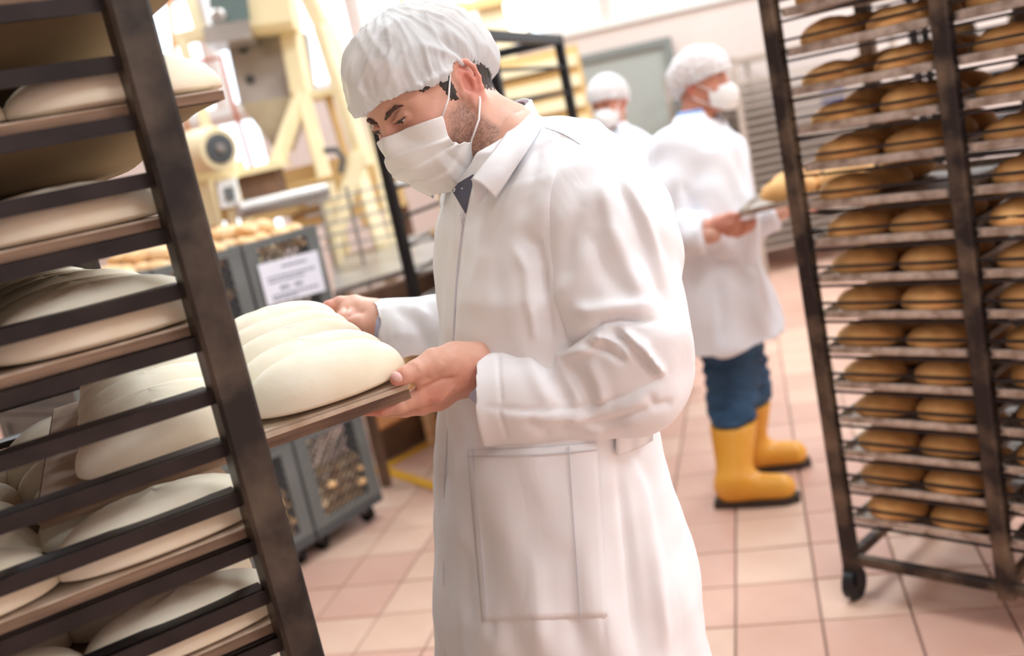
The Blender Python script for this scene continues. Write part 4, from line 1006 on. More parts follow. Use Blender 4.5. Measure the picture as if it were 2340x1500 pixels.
gat = np.exp(-(fw_/.22)**2); dsp += gat*np.sin(th*62+np.sin(th*17)*2)*.0018
v = v+n*dsp[:, None]
v = folds(v, normals(v, f), [([(810, 200), (835, 215), (870, 225)], 6, .002), ([(1010, 60), (1060, 100), (1090, 150)], 10, .004), ([(960, 100), (1040, 130), (1085, 175)], 9, .004), ([(905, 225), (950, 200), (1050, 150)], 7, .004), ([(1000, 80), (1075, 150)], 6, -.004), ([(860, 90), (820, 190), (835, 240)], 7, .003), ([(900, 80), (850, 180), (860, 230)], 6, -.003), ([(930, 100), (880, 200)], 7, .003), ([(1100, 90), (1140, 150), (1140, 190)], 8, .004), ([(1085, 160), (1130, 195)], 6, -.004)])
smesh('hairnet', v, f, 'net', man)

# face mask: a pleated sheet following the face
def hp(px, py, yl): return onplane(px, py, HC+HL*yl, HL)
rows = [[(884, 317), (930, 298), (975, 282), (1009, 268)], [(890, 350), (935, 338), (985, 325), (1026, 314)], [(911, 384), (950, 377), (1005, 350), (1044, 324)], [(946, 411), (1000, 405), (1045, 370), (1068, 322)], [(990, 443), (1046, 431), (1082, 386), (1093, 312)]]
ysr = [[0, .030, .055, .070]]*4+[[0, .030, .053, .068]]
ctrl = []
for r_, yy in zip(rows, ysr):
    pts = [tohd(hp(px, py, yl)[None])for (px, py), yl in zip(r_, yy)]; pts = [np.array([a[0] for a in p]) for p in pts]
    full = [p*np.array([1, -1, 1]) for p in pts[:0:-1]]+pts; ctrl.append(full)
ctrl = np.array(ctrl)                                # 5 rows x 7 columns in head coordinates
def crspl(P_, t):                                    # Catmull-Rom through rows of P_
    n = len(P_)-1; i = min(int(t*n), n-1); u = t*n-i; p0, p1, p2, p3 = P_[max(i-1, 0)], P_[i], P_[i+1], P_[min(i+2, n)]
    return .5*((2*p1)+(-p0+p2)*u+(2*p0-5*p1+4*p2-p3)*u*u+(-p0+3*p1-3*p2+p3)*u**3)
nu, nv = 65, 61; G = np.zeros((nv, nu, 3))
for i in range(nv):
    row = crspl(ctrl, i/(nv-1))
    for j in range(nu): G[i, j] = crspl(row, j/(nu-1))
Nn = np.cross(np.gradient(G, axis=1), np.gradient(G, axis=0)); Nn /= np.linalg.norm(Nn, axis=2, keepdims=True)
if (Nn[nv//2, nu//2] @ np.array([1, 0, 0])) < 0: Nn = -Nn
tt = np.linspace(0, 1, nv)[:, None]; ss = np.linspace(-1, 1, nu)[None]
pl = 0
for c0_, w in ((.30, .025), (.52, .03), (.74, .03)):
    c_ = c0_-.05*ss**2; pl = pl+.0058*(1/(1+np.exp(-(tt-c_)/w*5))-np.clip((tt-c_)/.22+.0, 0, 1))*(.55+.7*ss**2)
pl = pl+.0012*np.sin(ss*9+tt*7)*np.sin(tt*5+1)+.0034*np.exp(-((ss-.62+.5*(tt-.5))/.05)**2)*np.clip((tt-.35)*3, 0, 1)-.0034*np.exp(-((ss-.75+.35*(tt-.5))/.05)**2)*np.clip((tt-.35)*3, 0, 1)
GW = HC+G[..., 0:1]*HF+G[..., 1:2]*HL+G[..., 2:3]*HU
NW = Nn[..., 0:1]*HF+Nn[..., 1:2]*HL+Nn[..., 2:3]*HU
def sample(Fd, Pn):
    g = (Pn-Fd.lo)/Fd.h; i = np.clip(np.floor(g).astype(int), 0, np.array(Fd.D.shape)-2); t = np.clip(g-i, 0, 1); o = 0
    for a in (0, 1):
        for b in (0, 1):
            for c in (0, 1):
                o = o+Fd.D[i[..., 0]+a, i[..., 1]+b, i[..., 2]+c]*(t[..., 0] if a else 1-t[..., 0])*(t[..., 1] if b else 1-t[..., 1])*(t[..., 2] if c else 1-t[..., 2])
    return o
GW = GW+NW*(.001+pl)[..., None]
def push_out(GW, m, it=6):
    for _ in range(it):
        d = sample(HEADF, GW); e = .0015; g = np.stack([sample(HEADF, GW+e*np.eye(3)[i])-sample(HEADF, GW-e*np.eye(3)[i]) for i in range(3)], -1); g /= np.linalg.norm(g, axis=-1, keepdims=True)+1e-9
        GW = GW+g*np.maximum(0, m-d)[..., None]
    return GW
def lap(GW):
    p_ = np.pad(GW, ((1, 1), (1, 1), (0, 0)), mode='edge'); o = (p_[:-2, 1:-1]+p_[2:, 1:-1]+p_[1:-1, :-2]+p_[1:-1, 2:])/4; o[0] = GW[0]; o[-1] = GW[-1]; o[:, 0] = GW[:, 0]; o[:, -1] = GW[:, -1]; return o
base = push_out(GW, .004)
dlt = base-GW
for _ in range(6): dlt = lap(dlt)
GW = push_out(GW+dlt, .0035)
wbuild(MB().grid(GW, .0012), 'face_mask', 'maskm', man, 'all')
rim = [GW[0, j] for j in range(0, nu, 2)]
wbuild(MB().tube(rim, .0013, 6), 'mask_seam', 'maskm', man, 'all')
for s_ in (nu-1, 0):
    y = 1 if s_ else -1
    wbuild(MB().tube([GW[0, s_], (GW[0, s_]+hd(.012, .080*y, .012))/2+HL*y*.003, hd(.010, .0775*y, .018), hd(.000, .082*y, .036), hd(-.010, .083*y, .036)], .0014, 8), 'ear_loop', 'strap', man, 'all')
    e_ = GW[int(nv*.77), s_]
    wbuild(MB().tube([e_+HL*y*.002, (e_+hd(-.012, .085*y, -.030))/2+HL*y*.009, hd(-.012, .085*y, -.030), hd(-.022, .082*y, -.018)], .0016, 8), 'ear_loop', 'strap', man, 'all')
# ------------------------------------------------------------------ the white coat of the front worker
TFW = np.array([-.89, -.456, 0]); TLF = np.array([.456, -.89, 0])
SEC = [  # y px, x px, depth, half width left-right, half depth front-back
    (338, 1200, 1.45, .110, .080), (400, 1212, 1.45, .172, .104), (480, 1228, 1.455, .196, .124), (640, 1234, 1.465, .198, .138),
    (800, 1234, 1.48, .192, .138), (900, 1236, 1.49, .192, .138), (1000, 1240, 1.505, .198, .146), (1112, 1250, 1.525, .212, .158), (1300, 1276, 1.57, .235, .185), (1500, 1304, 1.62, .25, .20), (1900, 1370, 1.72, .27, .215)]
sc = np.array([[*P(x, y, d), a, b] for y, x, d, a, b in SEC])[::-1]
def torso(F, grow=0., top=None):
    z = F.Z.ravel(); g = [np.interp(z, sc[:, 2], sc[:, i]).astype(np.float32).reshape(F.Z.shape) for i in (0, 1, 3, 4)]
    dx, dy = F.X-g[0], F.Y-g[1]; u = np.abs(dx*TFW[0]+dy*TFW[1])/(g[3]+grow); w = np.abs(dx*TLF[0]+dy*TLF[1])/(g[2]+grow); e = 2.35
    k = (u**e+w**e)**(1/e)+1e-6; d = (k-1)*np.minimum(g[2], g[3])
    return np.maximum(d, F.Z-sc[-1, 2])
HEM = .70
C_S = P(1370, 462, 1.335)
lo, hi = bounds([sc[0, :3], sc[-1, :3], SL, SR, P(1600, 900, 1.4), P(980, 900, 1.5)], .10); lo[2] = HEM-.03; 
pts = sc[:, :3]; l2 = pts.min(0)-.30; h2 = pts.max(0)+.30; lo[:2] = np.minimum(lo[:2], l2[:2]); hi[:2] = np.maximum(hi[:2], h2[:2])
FC = Field(lo, hi, .0046)
FC.u(torso(FC))
FC.u(FC.cap(P(1222, 385, 1.42), P(1345, 468, 1.36), .058, .074), .06)
FC.u(FC.cap(P(1180, 385, 1.50), P(1125, 480, 1.59), .050, .066), .05)
FC.u(FC.ell(P(1310, 480, 1.50), (.11, .09, .12)), .08)                         # shoulder blade
# neck opening
FC.cut(FC.cap(hd(-.03, 0, -.05), P(1150, 350, 1.47), .060, .064), .012)
FC.D = np.maximum(FC.D, HEM-FC.Z)
V, Fq = nets(FC); V = relax(V, Fq, 3, .5); N = normals(V, Fq)
zz = np.clip((1.25-V[:, 2])/.5, 0, 1)
V = V+N*(wob(V, 4.5, 11)*.0035+wob(V*np.array([1, 1, .35]), 9, 12)*(.0015+.006*zz)+wob(V, 16, 13)*.0010)[:, None]
N = normals(V, Fq)
V = folds(V, N, [
    ([(1062, 470), (1052, 560), (1040, 650), (1032, 780), (1020, 900), (1014, 1120), (1010, 1300)], 5, -.0035),       # placket edge
    ([(1046, 470), (1036, 560), (1022, 700), (1012, 900), (1000, 1120)], 9, .003),
    ([(1197, 534), (1227, 560), (1240, 610), (1236, 700)], 12, -.005), ([(1175, 560), (1205, 620), (1210, 720)], 14, .004),
    ([(1110, 560), (1085, 640), (1080, 720)], 16, .004), ([(1145, 470), (1130, 600), (1135, 700)], 20, -.003),
    ([(1060, 600), (1062, 660), (1052, 720)], 7, .002), ([(1240, 620), (1252, 700), (1262, 780)], 9, -.006), ([(1215, 700), (1225, 780)], 10, .004),
    ([(1250, 290), (1330, 350), (1400, 372)], 4, -.0022), ([(1230, 330), (1215, 420), (1190, 500)], 16, -.003), ([(1275, 330), (1260, 430), (1235, 500)], 16, .003),
    ([(1010, 900), (1040, 980), (1050, 1112)], 13, .005), ([(1000, 1000), (1025, 1112)], 8, -.004),
    ([(1365, 1000), (1364, 1112), (1370, 1300), (1385, 1500)], 4, -.003),
    ([(1440, 1050), (1465, 1112), (1500, 1300), (1525, 1500)], 14, .008), ([(1412, 1050), (1420, 1112), (1440, 1300), (1460, 1500)], 12, -.008),
    ([(1050, 1180), (1060, 1300), (1050, 1480)], 18, .007), ([(1110, 1200), (1120, 1480)], 16, -.006), ([(1220, 1250), (1240, 1490)], 20, .006), ([(1300, 1250), (1320, 1490)], 18, -.006)])
coat = smesh('coat', V, Fq, 'coat', man)
from mathutils.bvhtree import BVHTree
CBVH = BVHTree.FromPolygons([Vector(p) for p in V], [tuple(int(i) for i in q) for q in Fq])

def sleeve(name, chain, cut_p, cut_n, h, wobs, lines, k=.05, hollow=None):
    lo, hi = bounds([p for p, r in chain], max(r for p, r in chain)+.03); G = Field(lo, hi, h)
    for (a, ra), (b, rb) in zip(chain[:-1], chain[1:]): G.u(G.cap(a, b, ra, rb), k)
    G.D = np.maximum(G.D, G.plane(cut_p, cut_n))
    if hollow: a, b, r = hollow; G.cut(G.cap(a, b, r), .002)
    v, f = nets(G); v = relax(v, f, 1, .5); n = normals(v, f)
    v = v+n*(wob(v, 7, wobs)*.003+wob(v, 18, wobs+1)*.0014)[:, None]; n = normals(v, f)
    v = folds(v, n, lines)
    return smesh(name, v, f, 'coat', coat)
ch = [(P(1352, 470, 1.345), .083), (P(1385, 520, 1.325), .084), (P(1402, 640, 1.312), .081), (P(1436, 780, 1.305), .078), (P(1462, 866, 1.31), .0555)]
ch2 = [(P(1462, 870, 1.31), .055), (P(1432, 884, 1.315), .060), (P(1330, 893, 1.335), .062), (P(1220, 900, 1.35), .063), (P(1060, 912, 1.372), .066)]
wd = P(1102, 905, 1.365); cn_ = P(1097, 907, 1.365)-P(1330, 893, 1.345); cn_ /= np.linalg.norm(cn_)
lo, hi = bounds([p for p, r in ch+ch2], .11); G = Field(lo, hi, .0036); g1 = None; g2 = None
def chainf(G, ch_, k):
    g = None
    for (a, ra), (b, rb) in zip(ch_[:-1], ch_[1:]): d = G.cap(a, b, ra, rb); g = d if g is None else smin(g, d, k)
    return g
G.D = smin(chainf(G, ch, .03), np.maximum(chainf(G, ch2, .03), G.plane(wd, cn_)), .028)
G.cut(G.cap(P(1160, 897, 1.362), P(1000, 905, 1.38), .054), .003)
v, f = nets(G); v = relax(v, f, 2, .5); n = normals(v, f)
v = v+n*(wob(v, 6, 31)*.0035+wob(v, 14, 32)*.0018)[:, None]; n = normals(v, f)
v = folds(v, n, [
    ([(1262, 700), (1288, 790), (1320, 772), (1349, 758), (1375, 738), (1420, 730), (1500, 734)], 8, -.010),
    ([(1262, 815), (1300, 812), (1345, 795), (1380, 775)], 13, .008), ([(1300, 700), (1350, 712), (1420, 700), (1500, 700)], 18, .007),
    ([(1349, 762), (1385, 772), (1422, 785), (1446, 818)], 8, .008), ([(1330, 782), (1380, 800), (1430, 830)], 8, -.007),
    ([(1395, 752), (1440, 800), (1500, 855)], 9, -.009), ([(1420, 748), (1470, 800), (1515, 850)], 9, .008), ([(1465, 775), (1500, 840), (1520, 860)], 8, .007),
    ([(1232, 796), (1262, 860), (1300, 940)], 18, -.006), ([(1290, 830), (1330, 890), (1350, 950)], 16, -.006), ([(1200, 800), (1230, 870), (1260, 930)], 20, .004), ([(1265, 810), (1310, 880), (1335, 935)], 14, .005), ([(1345, 820), (1372, 880), (1380, 930)], 16, .006),
    ([(1106, 930), (1200, 938), (1349, 932), (1430, 905), (1500, 868), (1530, 850)], 6, -.0032), ([(1110, 950), (1349, 956), (1440, 930), (1520, 880)], 16, .004),
    ([(1400, 392), (1440, 470), (1485, 590), (1530, 720)], 14, -.008), ([(1420, 400), (1475, 500), (1515, 640)], 14, .006), ([(1375, 400), (1400, 520), (1450, 640), (1480, 700)], 20, .006),
    ([(1330, 430), (1300, 540), (1290, 660)], 22, -.004), ([(1345, 520), (1380, 620), (1440, 690)], 22, -.004),
    ([(1138, 795), (1140, 860), (1146, 930)], 3, -.0018), ([(1140, 935), (1160, 1010)], 3, -.0018), ([(1240, 985), (1400, 960), (1500, 930)], 12, -.005),
    ([(1480, 900), (1500, 930), (1540, 920)], 10, -.005), ([(1200, 960), (1260, 1000)], 14, -.003), ([(1300, 960), (1380, 990)], 14, .004)])
smesh('sleeve', v, f, 'coat', coat)
# far sleeve
ch = [(P(1130, 480, 1.60), .070), (P(1160, 640, 1.75), .066), (P(1150, 745, 1.80), .058), (P(1010, 750, 1.775), .052), (P(905, 748, 1.750), .0475), (P(820, 744, 1.735), .046)]
wd2 = P(856, 750, 1.735); cn2 = P(856, 748, 1.735)-P(1010, 720, 1.775); cn2 /= np.linalg.norm(cn2)
lo, hi = bounds([p for p, r in ch], .10); G = Field(lo, hi, .0055); G.D = np.maximum(chainf(G, ch, .03), G.plane(wd2, cn2)); G.cut(G.cap(P(930, 742, 1.75), P(800, 742, 1.73), .036), .003)
v, f = nets(G); v = relax(v, f, 2, .5); n = normals(v, f); v = v+n*(wob(v, 8, 41)*.003+wob(v, 20, 42)*.001)[:, None]
v = folds(v, normals(v, f), [([(868, 690), (880, 780), (885, 805)], 3, -.0018), ([(900, 700), (950, 740), (980, 800)], 14, -.006), ([(900, 760), (960, 770)], 12, .004), ([(940, 695), (985, 730)], 10, .004)])
smesh('sleeve', v, f, 'coat', coat)
for (a, b, r) in ((P(1160, 872, 1.37), P(1118, 872, 1.368), .037), (P(905, 742, 1.75), P(880, 742, 1.735), .032)):
    strip_sdf('shirt_cuff', [a, b], [r, r*.96], 'lilac', .002)
# collar: two leaves folded over the neck opening
def near_surface(x, y, d0, FD=FC):
    """first hit of the coat surface along the sight line"""
    d = P(x, y, 1.)-CAM; L = np.linalg.norm(d); h = CBVH.ray_cast(Vector(CAM), Vector(d/L))
    return h[3]/L if h[0] is not None and h[3]/L < 2 else d0
inner = [(1214, 229, 1.545), (1196, 250, 1.49), (1172, 285, 1.435), (1145, 325, 1.385), (1112, 368, 1.36), (1078, 413, 1.355)]
outer = [(1240, 286, 1.53), (1222, 318, 1.45), (1200, 352, 1.40), (1176, 388, 1.375), (1154, 420, 1.36), (1132, 452, 1.352)]
def ctl(lst): return np.array([P(*p) for p in lst])
outer = [(x, y, near_surface(x, y, d)-.012) for x, y, d in outer]
I_, O_ = ctl(inner), ctl(outer); G = []
for i in range(25):
    a = crspl(I_, i/24); b = crspl(O_, i/24); row = []
    for j in range(11):
        s_ = j/10; p = a*(1-s_)+b*s_; lift = .006*math.sin(math.pi*s_)+(.004 if s_ < .98 else .0); view = (CAM-p)/np.linalg.norm(CAM-p); row.append(p+view*lift+np.array([0, 0, .004*math.sin(math.pi*s_)]))
    G.append(row)
G = np.array(G); wbuild(MB().grid(G, .0022), 'collar', 'coat', man, 'all')
wbuild(MB().tube([G[i, 9]+(CAM-G[i, 9])*.0009 for i in range(1, 24)], .0006, 5), 'collar_stitching', 'seam', man)
stand = [I_[i] for i in range(len(I_))]
cw = np.array([1, 0, 0])
inf = [(1214, 229, 1.545), (1190, 226, 1.575), (1150, 250, 1.60), (1100, 320, 1.60), (1050, 390, 1.565), (1030, 432, 1.53)]
ouf = [(1240, 286, 1.53), (1215, 250, 1.62), (1150, 300, 1.66), (1080, 380, 1.65), (1015, 430, 1.60), (1004, 476, 1.55)]
I2, O2 = ctl(inf), ctl(ouf); G2 = np.array([[crspl(I2, i/20)*(1-j/6)+crspl(O2, i/20)*(j/6) for j in range(7)] for i in range(21)])
wbuild(MB().grid(G2, .0022), 'collar', 'coat', man, 'all')
# neck band of the collar and striped shirt collar inside it
def band(name, pts, down, m, thick=.0015):
    G = np.array([[crspl(pts, i/24)+np.array(down)*j/4 for j in range(5)] for i in range(25)]); return wbuild(MB().grid(G, thick), name, m, man, 'all')
band('collar_stand', I_, (0, 0, -.035), 'coat'); band('collar_stand', I2, (0, 0, -.035), 'coat')
sh = ctl([(1158, 240, 1.60), (1176, 234, 1.575), (1198, 233, 1.55), (1196, 250, 1.515), (1180, 276, 1.47), (1150, 318, 1.415)])
shc = band('shirt_collar', sh, (.004, 0, -.04), 'shirtred')
for k_ in range(5):
    o = wbuild(MB().tube([crspl(sh, i/24)+np.array([.004*k_/4, 0, -.004-.007*k_]) for i in range(25)], .0012, 5), 'stripe', 'shirt', shc)
    o.data.transform(Matrix.Translation(Vector((0, 0, 0))))
s1 = MB(); tri = [P(1026, 430, 1.50), P(1050, 412, 1.46), P(1082, 395, 1.42), P(1100, 420, 1.40), P(1076, 470, 1.39), P(1062, 492, 1.392), P(1044, 470, 1.42)]
tri2 = [(1030, 432), (1048, 418), (1064, 408), (1082, 398), (1078, 425), (1072, 450), (1064, 488), (1052, 468), (1040, 448)]
s1 = MB(); s1.prism([P(x, y, near_surface(x, y, 1.42)-.003) for x, y in tri2], FW*.004)
wbuild(s1, 'shirt_front', 'shirt', man)
# zip: tape line, slider and pull
zl_ = [(1060, 488), (1054, 540), (1046, 610), (1040, 690), (1036, 780), (1030, 900), (1022, 1010), (1016, 1112), (1014, 1300), (1018, 1500)]
zp = [P(x, y, near_surface(x, y, 1.37)-.0015) for x, y in zl_]
zp = [crspl(np.array(zp), i/40) for i in range(41)]
wbuild(MB().tube(zp, .0012, 6), 'zip_seam', 'seam', man)
z0 = P(1057, 492, near_surface(1057, 500, 1.37)-.004)
zz_ = MB().tube([z0+(RI*math.cos(a)*.0035+UI*math.sin(a)*.0045) for a in np.linspace(0, 6.2832, 13)], .0012, 6).bar(z0-UI*.004, z0-UI*.013, .0035, .0014).bar(z0-UI*.011, z0-UI*.026, .002, .001); wbuild(zz_, 'zip_slider', 'zip', man)
# seam lines, pocket, vent flap: all laid on the coat surface
def on(x, y, lift=.001): return P(x, y, near_surface(x, y, 1.45)-lift)
def line_on(name, pts, r=.0007, m='seam', n=24, lift=.0008):
    c = np.array([np.array(p, float) for p in pts]); q = [crspl(c, i/n) for i in range(n+1)]
    wbuild(MB().tube([on(a, b, lift) for a, b in q], r, 5), name, m, man)
def patch(name, tl, tr, bl, br, n=26, m=24, lift=.003, th=.0022):
    G = []
    for i in range(n):
        row = []
        for j in range(m):
            a, b = i/(n-1), j/(m-1); x = (tl[0]*(1-b)+tr[0]*b)*(1-a)+(bl[0]*(1-b)+br[0]*b)*a; y = (tl[1]*(1-b)+tr[1]*b)*(1-a)+(bl[1]*(1-b)+br[1]*b)*a+5*math.sin(b*3.14)*(1-a); row.append((x, y, near_surface(x, y, 1.45)))
        G.append(row)
    G = np.array(G)
    for _ in range(2): p_ = np.pad(G[..., 2], 1, mode='edge'); G[..., 2] = np.minimum(G[..., 2], (p_[:-2, 1:-1]+p_[2:, 1:-1]+p_[1:-1, :-2]+p_[1:-1, 2:])/4)
    W_ = np.array([[P(x, y, d-lift) for x, y, d in r_] for r_ in G]); return wbuild(MB().grid(W_, -th), name, 'coat', man, 'all'), W_
pk, PW = patch('pocket', (1066, 1028), (1364, 1012), (1100, 1420), (1388, 1410))
wbuild(MB().tube([PW[1, j]*.9985+CAM*.0015 for j in range(24)], .0007, 5), 'pocket_stitching', 'seam', man)
wbuild(MB().tube([PW[i, 18]*.9985+CAM*.0015 for i in range(26)], .0007, 5), 'pocket_stitching', 'seam', man)
wbuild(MB().tube([PW[i, 1]*.9985+CAM*.0015 for i in range(26)], .0006, 5), 'pocket_stitching', 'seam', man)
line_on('shoulder_seam', [(1246, 292), (1290, 308), (1340, 340), (1380, 372)], .0007)
fl_ = MB(); G = []
for i in range(13):
    row = []
    for j in range(7):
        x = 1408+(1492-1408)*i/12; yt = 1000-18*i/12; yb = 1040-32*(i/12)**1.5; y = yt+(yb-yt)*j/6; row.append(P(x, y, near_surface(min(x, 1470), y, 1.47)-.010-.004*math.sin(i)))
    G.append(row)
wbuild(fl_.grid(np.array(G), .003), 'back_belt', 'coat', man, 'all')
# trousers and shoes (below the coat)
def legs(parent, pel, kns, ans, rr_, m, h=.009, zc=.05):
    lo, hi = bounds([pel]+kns+ans, .16); G = Field(lo, hi, h)
    for kn, an in zip(kns, ans): G.u(G.cap(pel+(kn-pel)*.12, kn, rr_[0], rr_[1]), .05); G.u(G.cap(kn, an, rr_[1], rr_[2]), .03)
    G.D = np.maximum(G.D, zc-G.Z); v, f = nets(G); v = relax(v, f, 1); v = v+normals(v, f)*(wob(v*np.array([1, 1, 2.2]), 9, 51)*.005)[:, None]
    return smesh('trousers', v, f, m, parent)
legs(man, PEL, KN, AN, (.115, .085, .072), 'trousers')
for an in AN:
    d = np.array([-.9, -.42, 0]); G = Field(*bounds([an+d*.2, an-d*.08], .09), .006); G.u(G.cap(an*np.array([1, 1, 0])+np.array([0, 0, .045]), an*np.array([1, 1, 0])+d*.17+np.array([0, 0, .032]), .046, .036)); G.u(G.cap(an, an-np.array([0, 0, .03]), .05), .03)
    G.D = np.maximum(G.D, .004-G.Z); v, f = nets(G); smesh('shoe', v, f, 'shoe', man)
# ------------------------------------------------------------------ the two workers behind
def mk_head(name_root, hc, fwd, up, px_neck, nb, net_m='net', s=1.0, h=.005):
    f = np.array(fwd, float); f /= np.linalg.norm(f); u = np.array(up, float); u -= f*(u@f); u /= np.linalg.norm(u); l = np.cross(u, f)
    A = np.array([f, l, u]); G, q = head_field(h, True, s, hc, A, extra=[nb, px_neck])
    G.u(G.cap(q(-.03, 0, -.05), nb, .060*s, .066*s), .03)
    v, fq = nets(G); d = v-hc; x, y, z = d@f/s, d@l/s, d@u/s
    t = np.tile(np.array(s2l((206, 140, 116))), (len(v), 1)); t = blend(t, np.exp(-(((x+.016)/.02)**2+((np.abs(y)-.085)/.014)**2+(z/.034)**2)**2)*.6, (196, 96, 86))
    t = blend(t, .8*np.exp(-(((x-.09)/.03)**2+((np.abs(y)-.034)/.018)**2+((z-.02)/.005)**2)), (90, 66, 56)); t = blend(t, .6*np.exp(-(((x-.09)/.02)**2+((np.abs(y)-.031)/.014)**2+(z/.006)**2)), (84, 60, 54))
    o = [(v, fq, t)]
    def net_(grow=1.0, hemv=(-.03, -.03, .0, .012, .018, .034, .036)):
        lo, hi = bounds([q(.15, 0, 0), q(-.17, 0, 0), q(0, .13, .05), q(0, -.13, .05), q(0, 0, .17), q(0, 0, -.06)], .01); N_ = Field(lo, hi, .006)
        N_.u(N_.ell(q(-.004, 0, .050), np.array((.122, .098, .104))*s*grow, A)); N_.u(N_.ell(q(-.075, 0, .028), np.array((.06, .075, .066))*s*grow, A), .04)
        X = [(N_.X-hc[0])*a[0]+(N_.Y-hc[1])*a[1]+(N_.Z-hc[2])*a[2] for a in (f, l, u)]
        hm = np.interp((X[0]/s).ravel(), [-.17, -.08, -.03, 0, .03, .08, .12], hemv).reshape(X[0].shape)*s
        N_.D = np.maximum(N_.D, hm-X[2]); N_.D = np.maximum(N_.D, -np.maximum(N_.ell(q(-.006, 0, .01), np.array((.100, .082, .12))*s, A), X[2]-hm-.03))
        v, fq = nets(N_); v = relax(v, fq, 1); d = v-hc; th = np.arctan2(d@l, d@f); v = v+normals(v, fq)*((1-2*np.abs(np.sin(th*12+wob(v, 8, 3))))*.003+wob(v, 22, 4)*.002)[:, None]
        return v, fq
    def mask_():
        cc = [[(.112, 0, -.012), (.090, .036, -.014), (.052, .070, -.018)], [(.132, 0, -.040), (.100, .040, -.040), (.048, .072, -.036)], [(.128, 0, -.075), (.104, .040, -.072), (.046, .070, -.058)], [(.108, 0, -.112), (.088, .036, -.108), (.046, .062, -.084)]]
        ct = np.array([[np.array(p)*[1, -1, 1] for p in r_[:0:-1]]+[np.array(p) for p in r_] for r_ in cc]); G = np.zeros((22, 29, 3))
        for i in range(22):
            row = crspl(ct, i/21)
            for j in range(29): p = crspl(row, j/28); p = p*(1+.012*math.sin(i*1.5)); G[i, j] = q(*p)
        return G
    return G, q, o, net_, mask_, (f, l, u)
def worker(label, hc, fwd, up, nb, torso_secs, tf, arms, hands, pel, kns, ans, hem, leg_m, h=.011, foot=None, extra=None):
    r = empty('person', (pel[0], pel[1], 0), 0, label, 'person')
    G, q, parts, net_, mask_, (f, l, u) = mk_head(None, hc, fwd, up, nb+np.array([0, 0, -.1]), nb)
    B_ = Field(*bounds([nb, pel]+[p for a in arms for p, _ in a]+kns+ans, .15), .014)
    B_.u(B_.cap(nb, (nb+pel)/2, .07, .12)); B_.u(B_.cap((nb+pel)/2, pel, .12, .12), .05)
    for a in arms:
        B_.u(B_.cap(nb+(a[0][0]-nb)*.3, a[0][0], .05, .05), .04)
        for (p, _), (p2, _) in zip(a[:-1], a[1:]): B_.u(B_.cap(p, p2, .045, .036), .03)
    for k_, a in zip(kns, ans): B_.u(B_.cap(pel, k_, .08, .055), .05); B_.u(B_.cap(k_, a, .055, .036), .03); B_.u(B_.cap(a, a+np.array([f[0], f[1], 0])*.10-np.array([0, 0, .055]), .034, .022), .02)
    v, fq = nets(B_); parts.append((v, fq, np.tile(SKIN, (len(v), 1))))
    for ch_ in hands:
        H_ = hand_field(ch_, .0035); chains(H_, ch_); v, fq = nets(H_); t = np.tile(np.array(s2l((206, 140, 118))), (len(v), 1)); parts.append((v, fq, t))
    off = 0; A1_, A2_, A3_ = [], [], []
    for v, fq, t in parts: A1_.append(v); A2_.append(fq+off); A3_.append(t); off += len(v)
    smesh('body', np.vstack(A1_), np.vstack(A2_), 'skin', r, np.vstack(A3_))
    v, fq = net_(); smesh('hairnet', v, fq, 'net', r)
    GM = mask_(); wbuild(MB().grid(GM, .002), 'face_mask', 'maskm', r, 'all')
    for y in (1, -1):
        e0 = GM[2, 28 if y > 0 else 0]; e1 = GM[20, 28 if y > 0 else 0]
        wbuild(MB().tube([e0, q(.0, .08*y, .02), q(-.012, .082*y, .02)], .002, 6), 'ear_loop', 'strap', r); wbuild(MB().tube([e1, q(-.008, .082*y, -.04), q(-.02, .08*y, -.024)], .002, 6), 'ear_loop', 'strap', r)
    S = np.array([[*P(x, y, d), a, b] for y, x, d, a, b in torso_secs]); S = S[np.argsort(S[:, 2])]
    tf = np.array([*tf, 0.]); tf /= np.linalg.norm(tf); tl = np.array([-tf[1], tf[0], 0])
    lo, hi = S[:, :3].min(0)-.36, S[:, :3].max(0)+.1; lo2, hi2 = bounds([p for a in arms for p, _ in a], .14); lo = np.minimum(lo, lo2); hi = np.maximum(hi, hi2); lo[2] = min(hem-.03, lo2[2]); hi[:2] = np.maximum(hi[:2], S[:, :2].max(0)+.36)
    C_ = Field(lo, hi, h); z = C_.Z.ravel(); g = [np.interp(z, S[:, 2], S[:, i]).astype(np.float32).reshape(C_.Z.shape) for i in (0, 1, 3, 4)]
    dx, dy = C_.X-g[0], C_.Y-g[1]; k_ = ((np.abs(dx*tf[0]+dy*tf[1])/g[3])**2.3+(np.abs(dx*tl[0]+dy*tl[1])/g[2])**2.3)**(1/2.3)+1e-6
    C_.u(np.maximum(np.maximum((k_-1)*np.minimum(g[2], g[3]), C_.Z-S[-1, 2]), hem-C_.Z))
    cutr = None
    for a in arms:
        C_.u(C_.cap(nb+(a[0][0]-nb)*.45, a[0][0], .06, a[0][1]), .06)
        d = chainf(C_, a, .03); p_, p2 = a[-1][0], a[-2][0]; n_ = (p_-p2)/np.linalg.norm(p_-p2); d = np.maximum(d, C_.plane(p_-n_*.03, n_)); C_.u(d, .025)
    C_.cut(C_.cap(nb+np.array([0, 0, .08]), nb+np.array([0, 0, -.0]), .07), .01)
    v, fq = nets(C_); v = relax(v, fq, 1); n = normals(v, fq); v = v+n*(wob(v, 4, 61)*.006+wob(v*np.array([1, 1, .5]), 9, 62)*.005)[:, None]
    if extra: v = folds(v, normals(v, fq), extra)
    co = smesh('coat', v, fq, 'coat2', r)
    nn_ = []
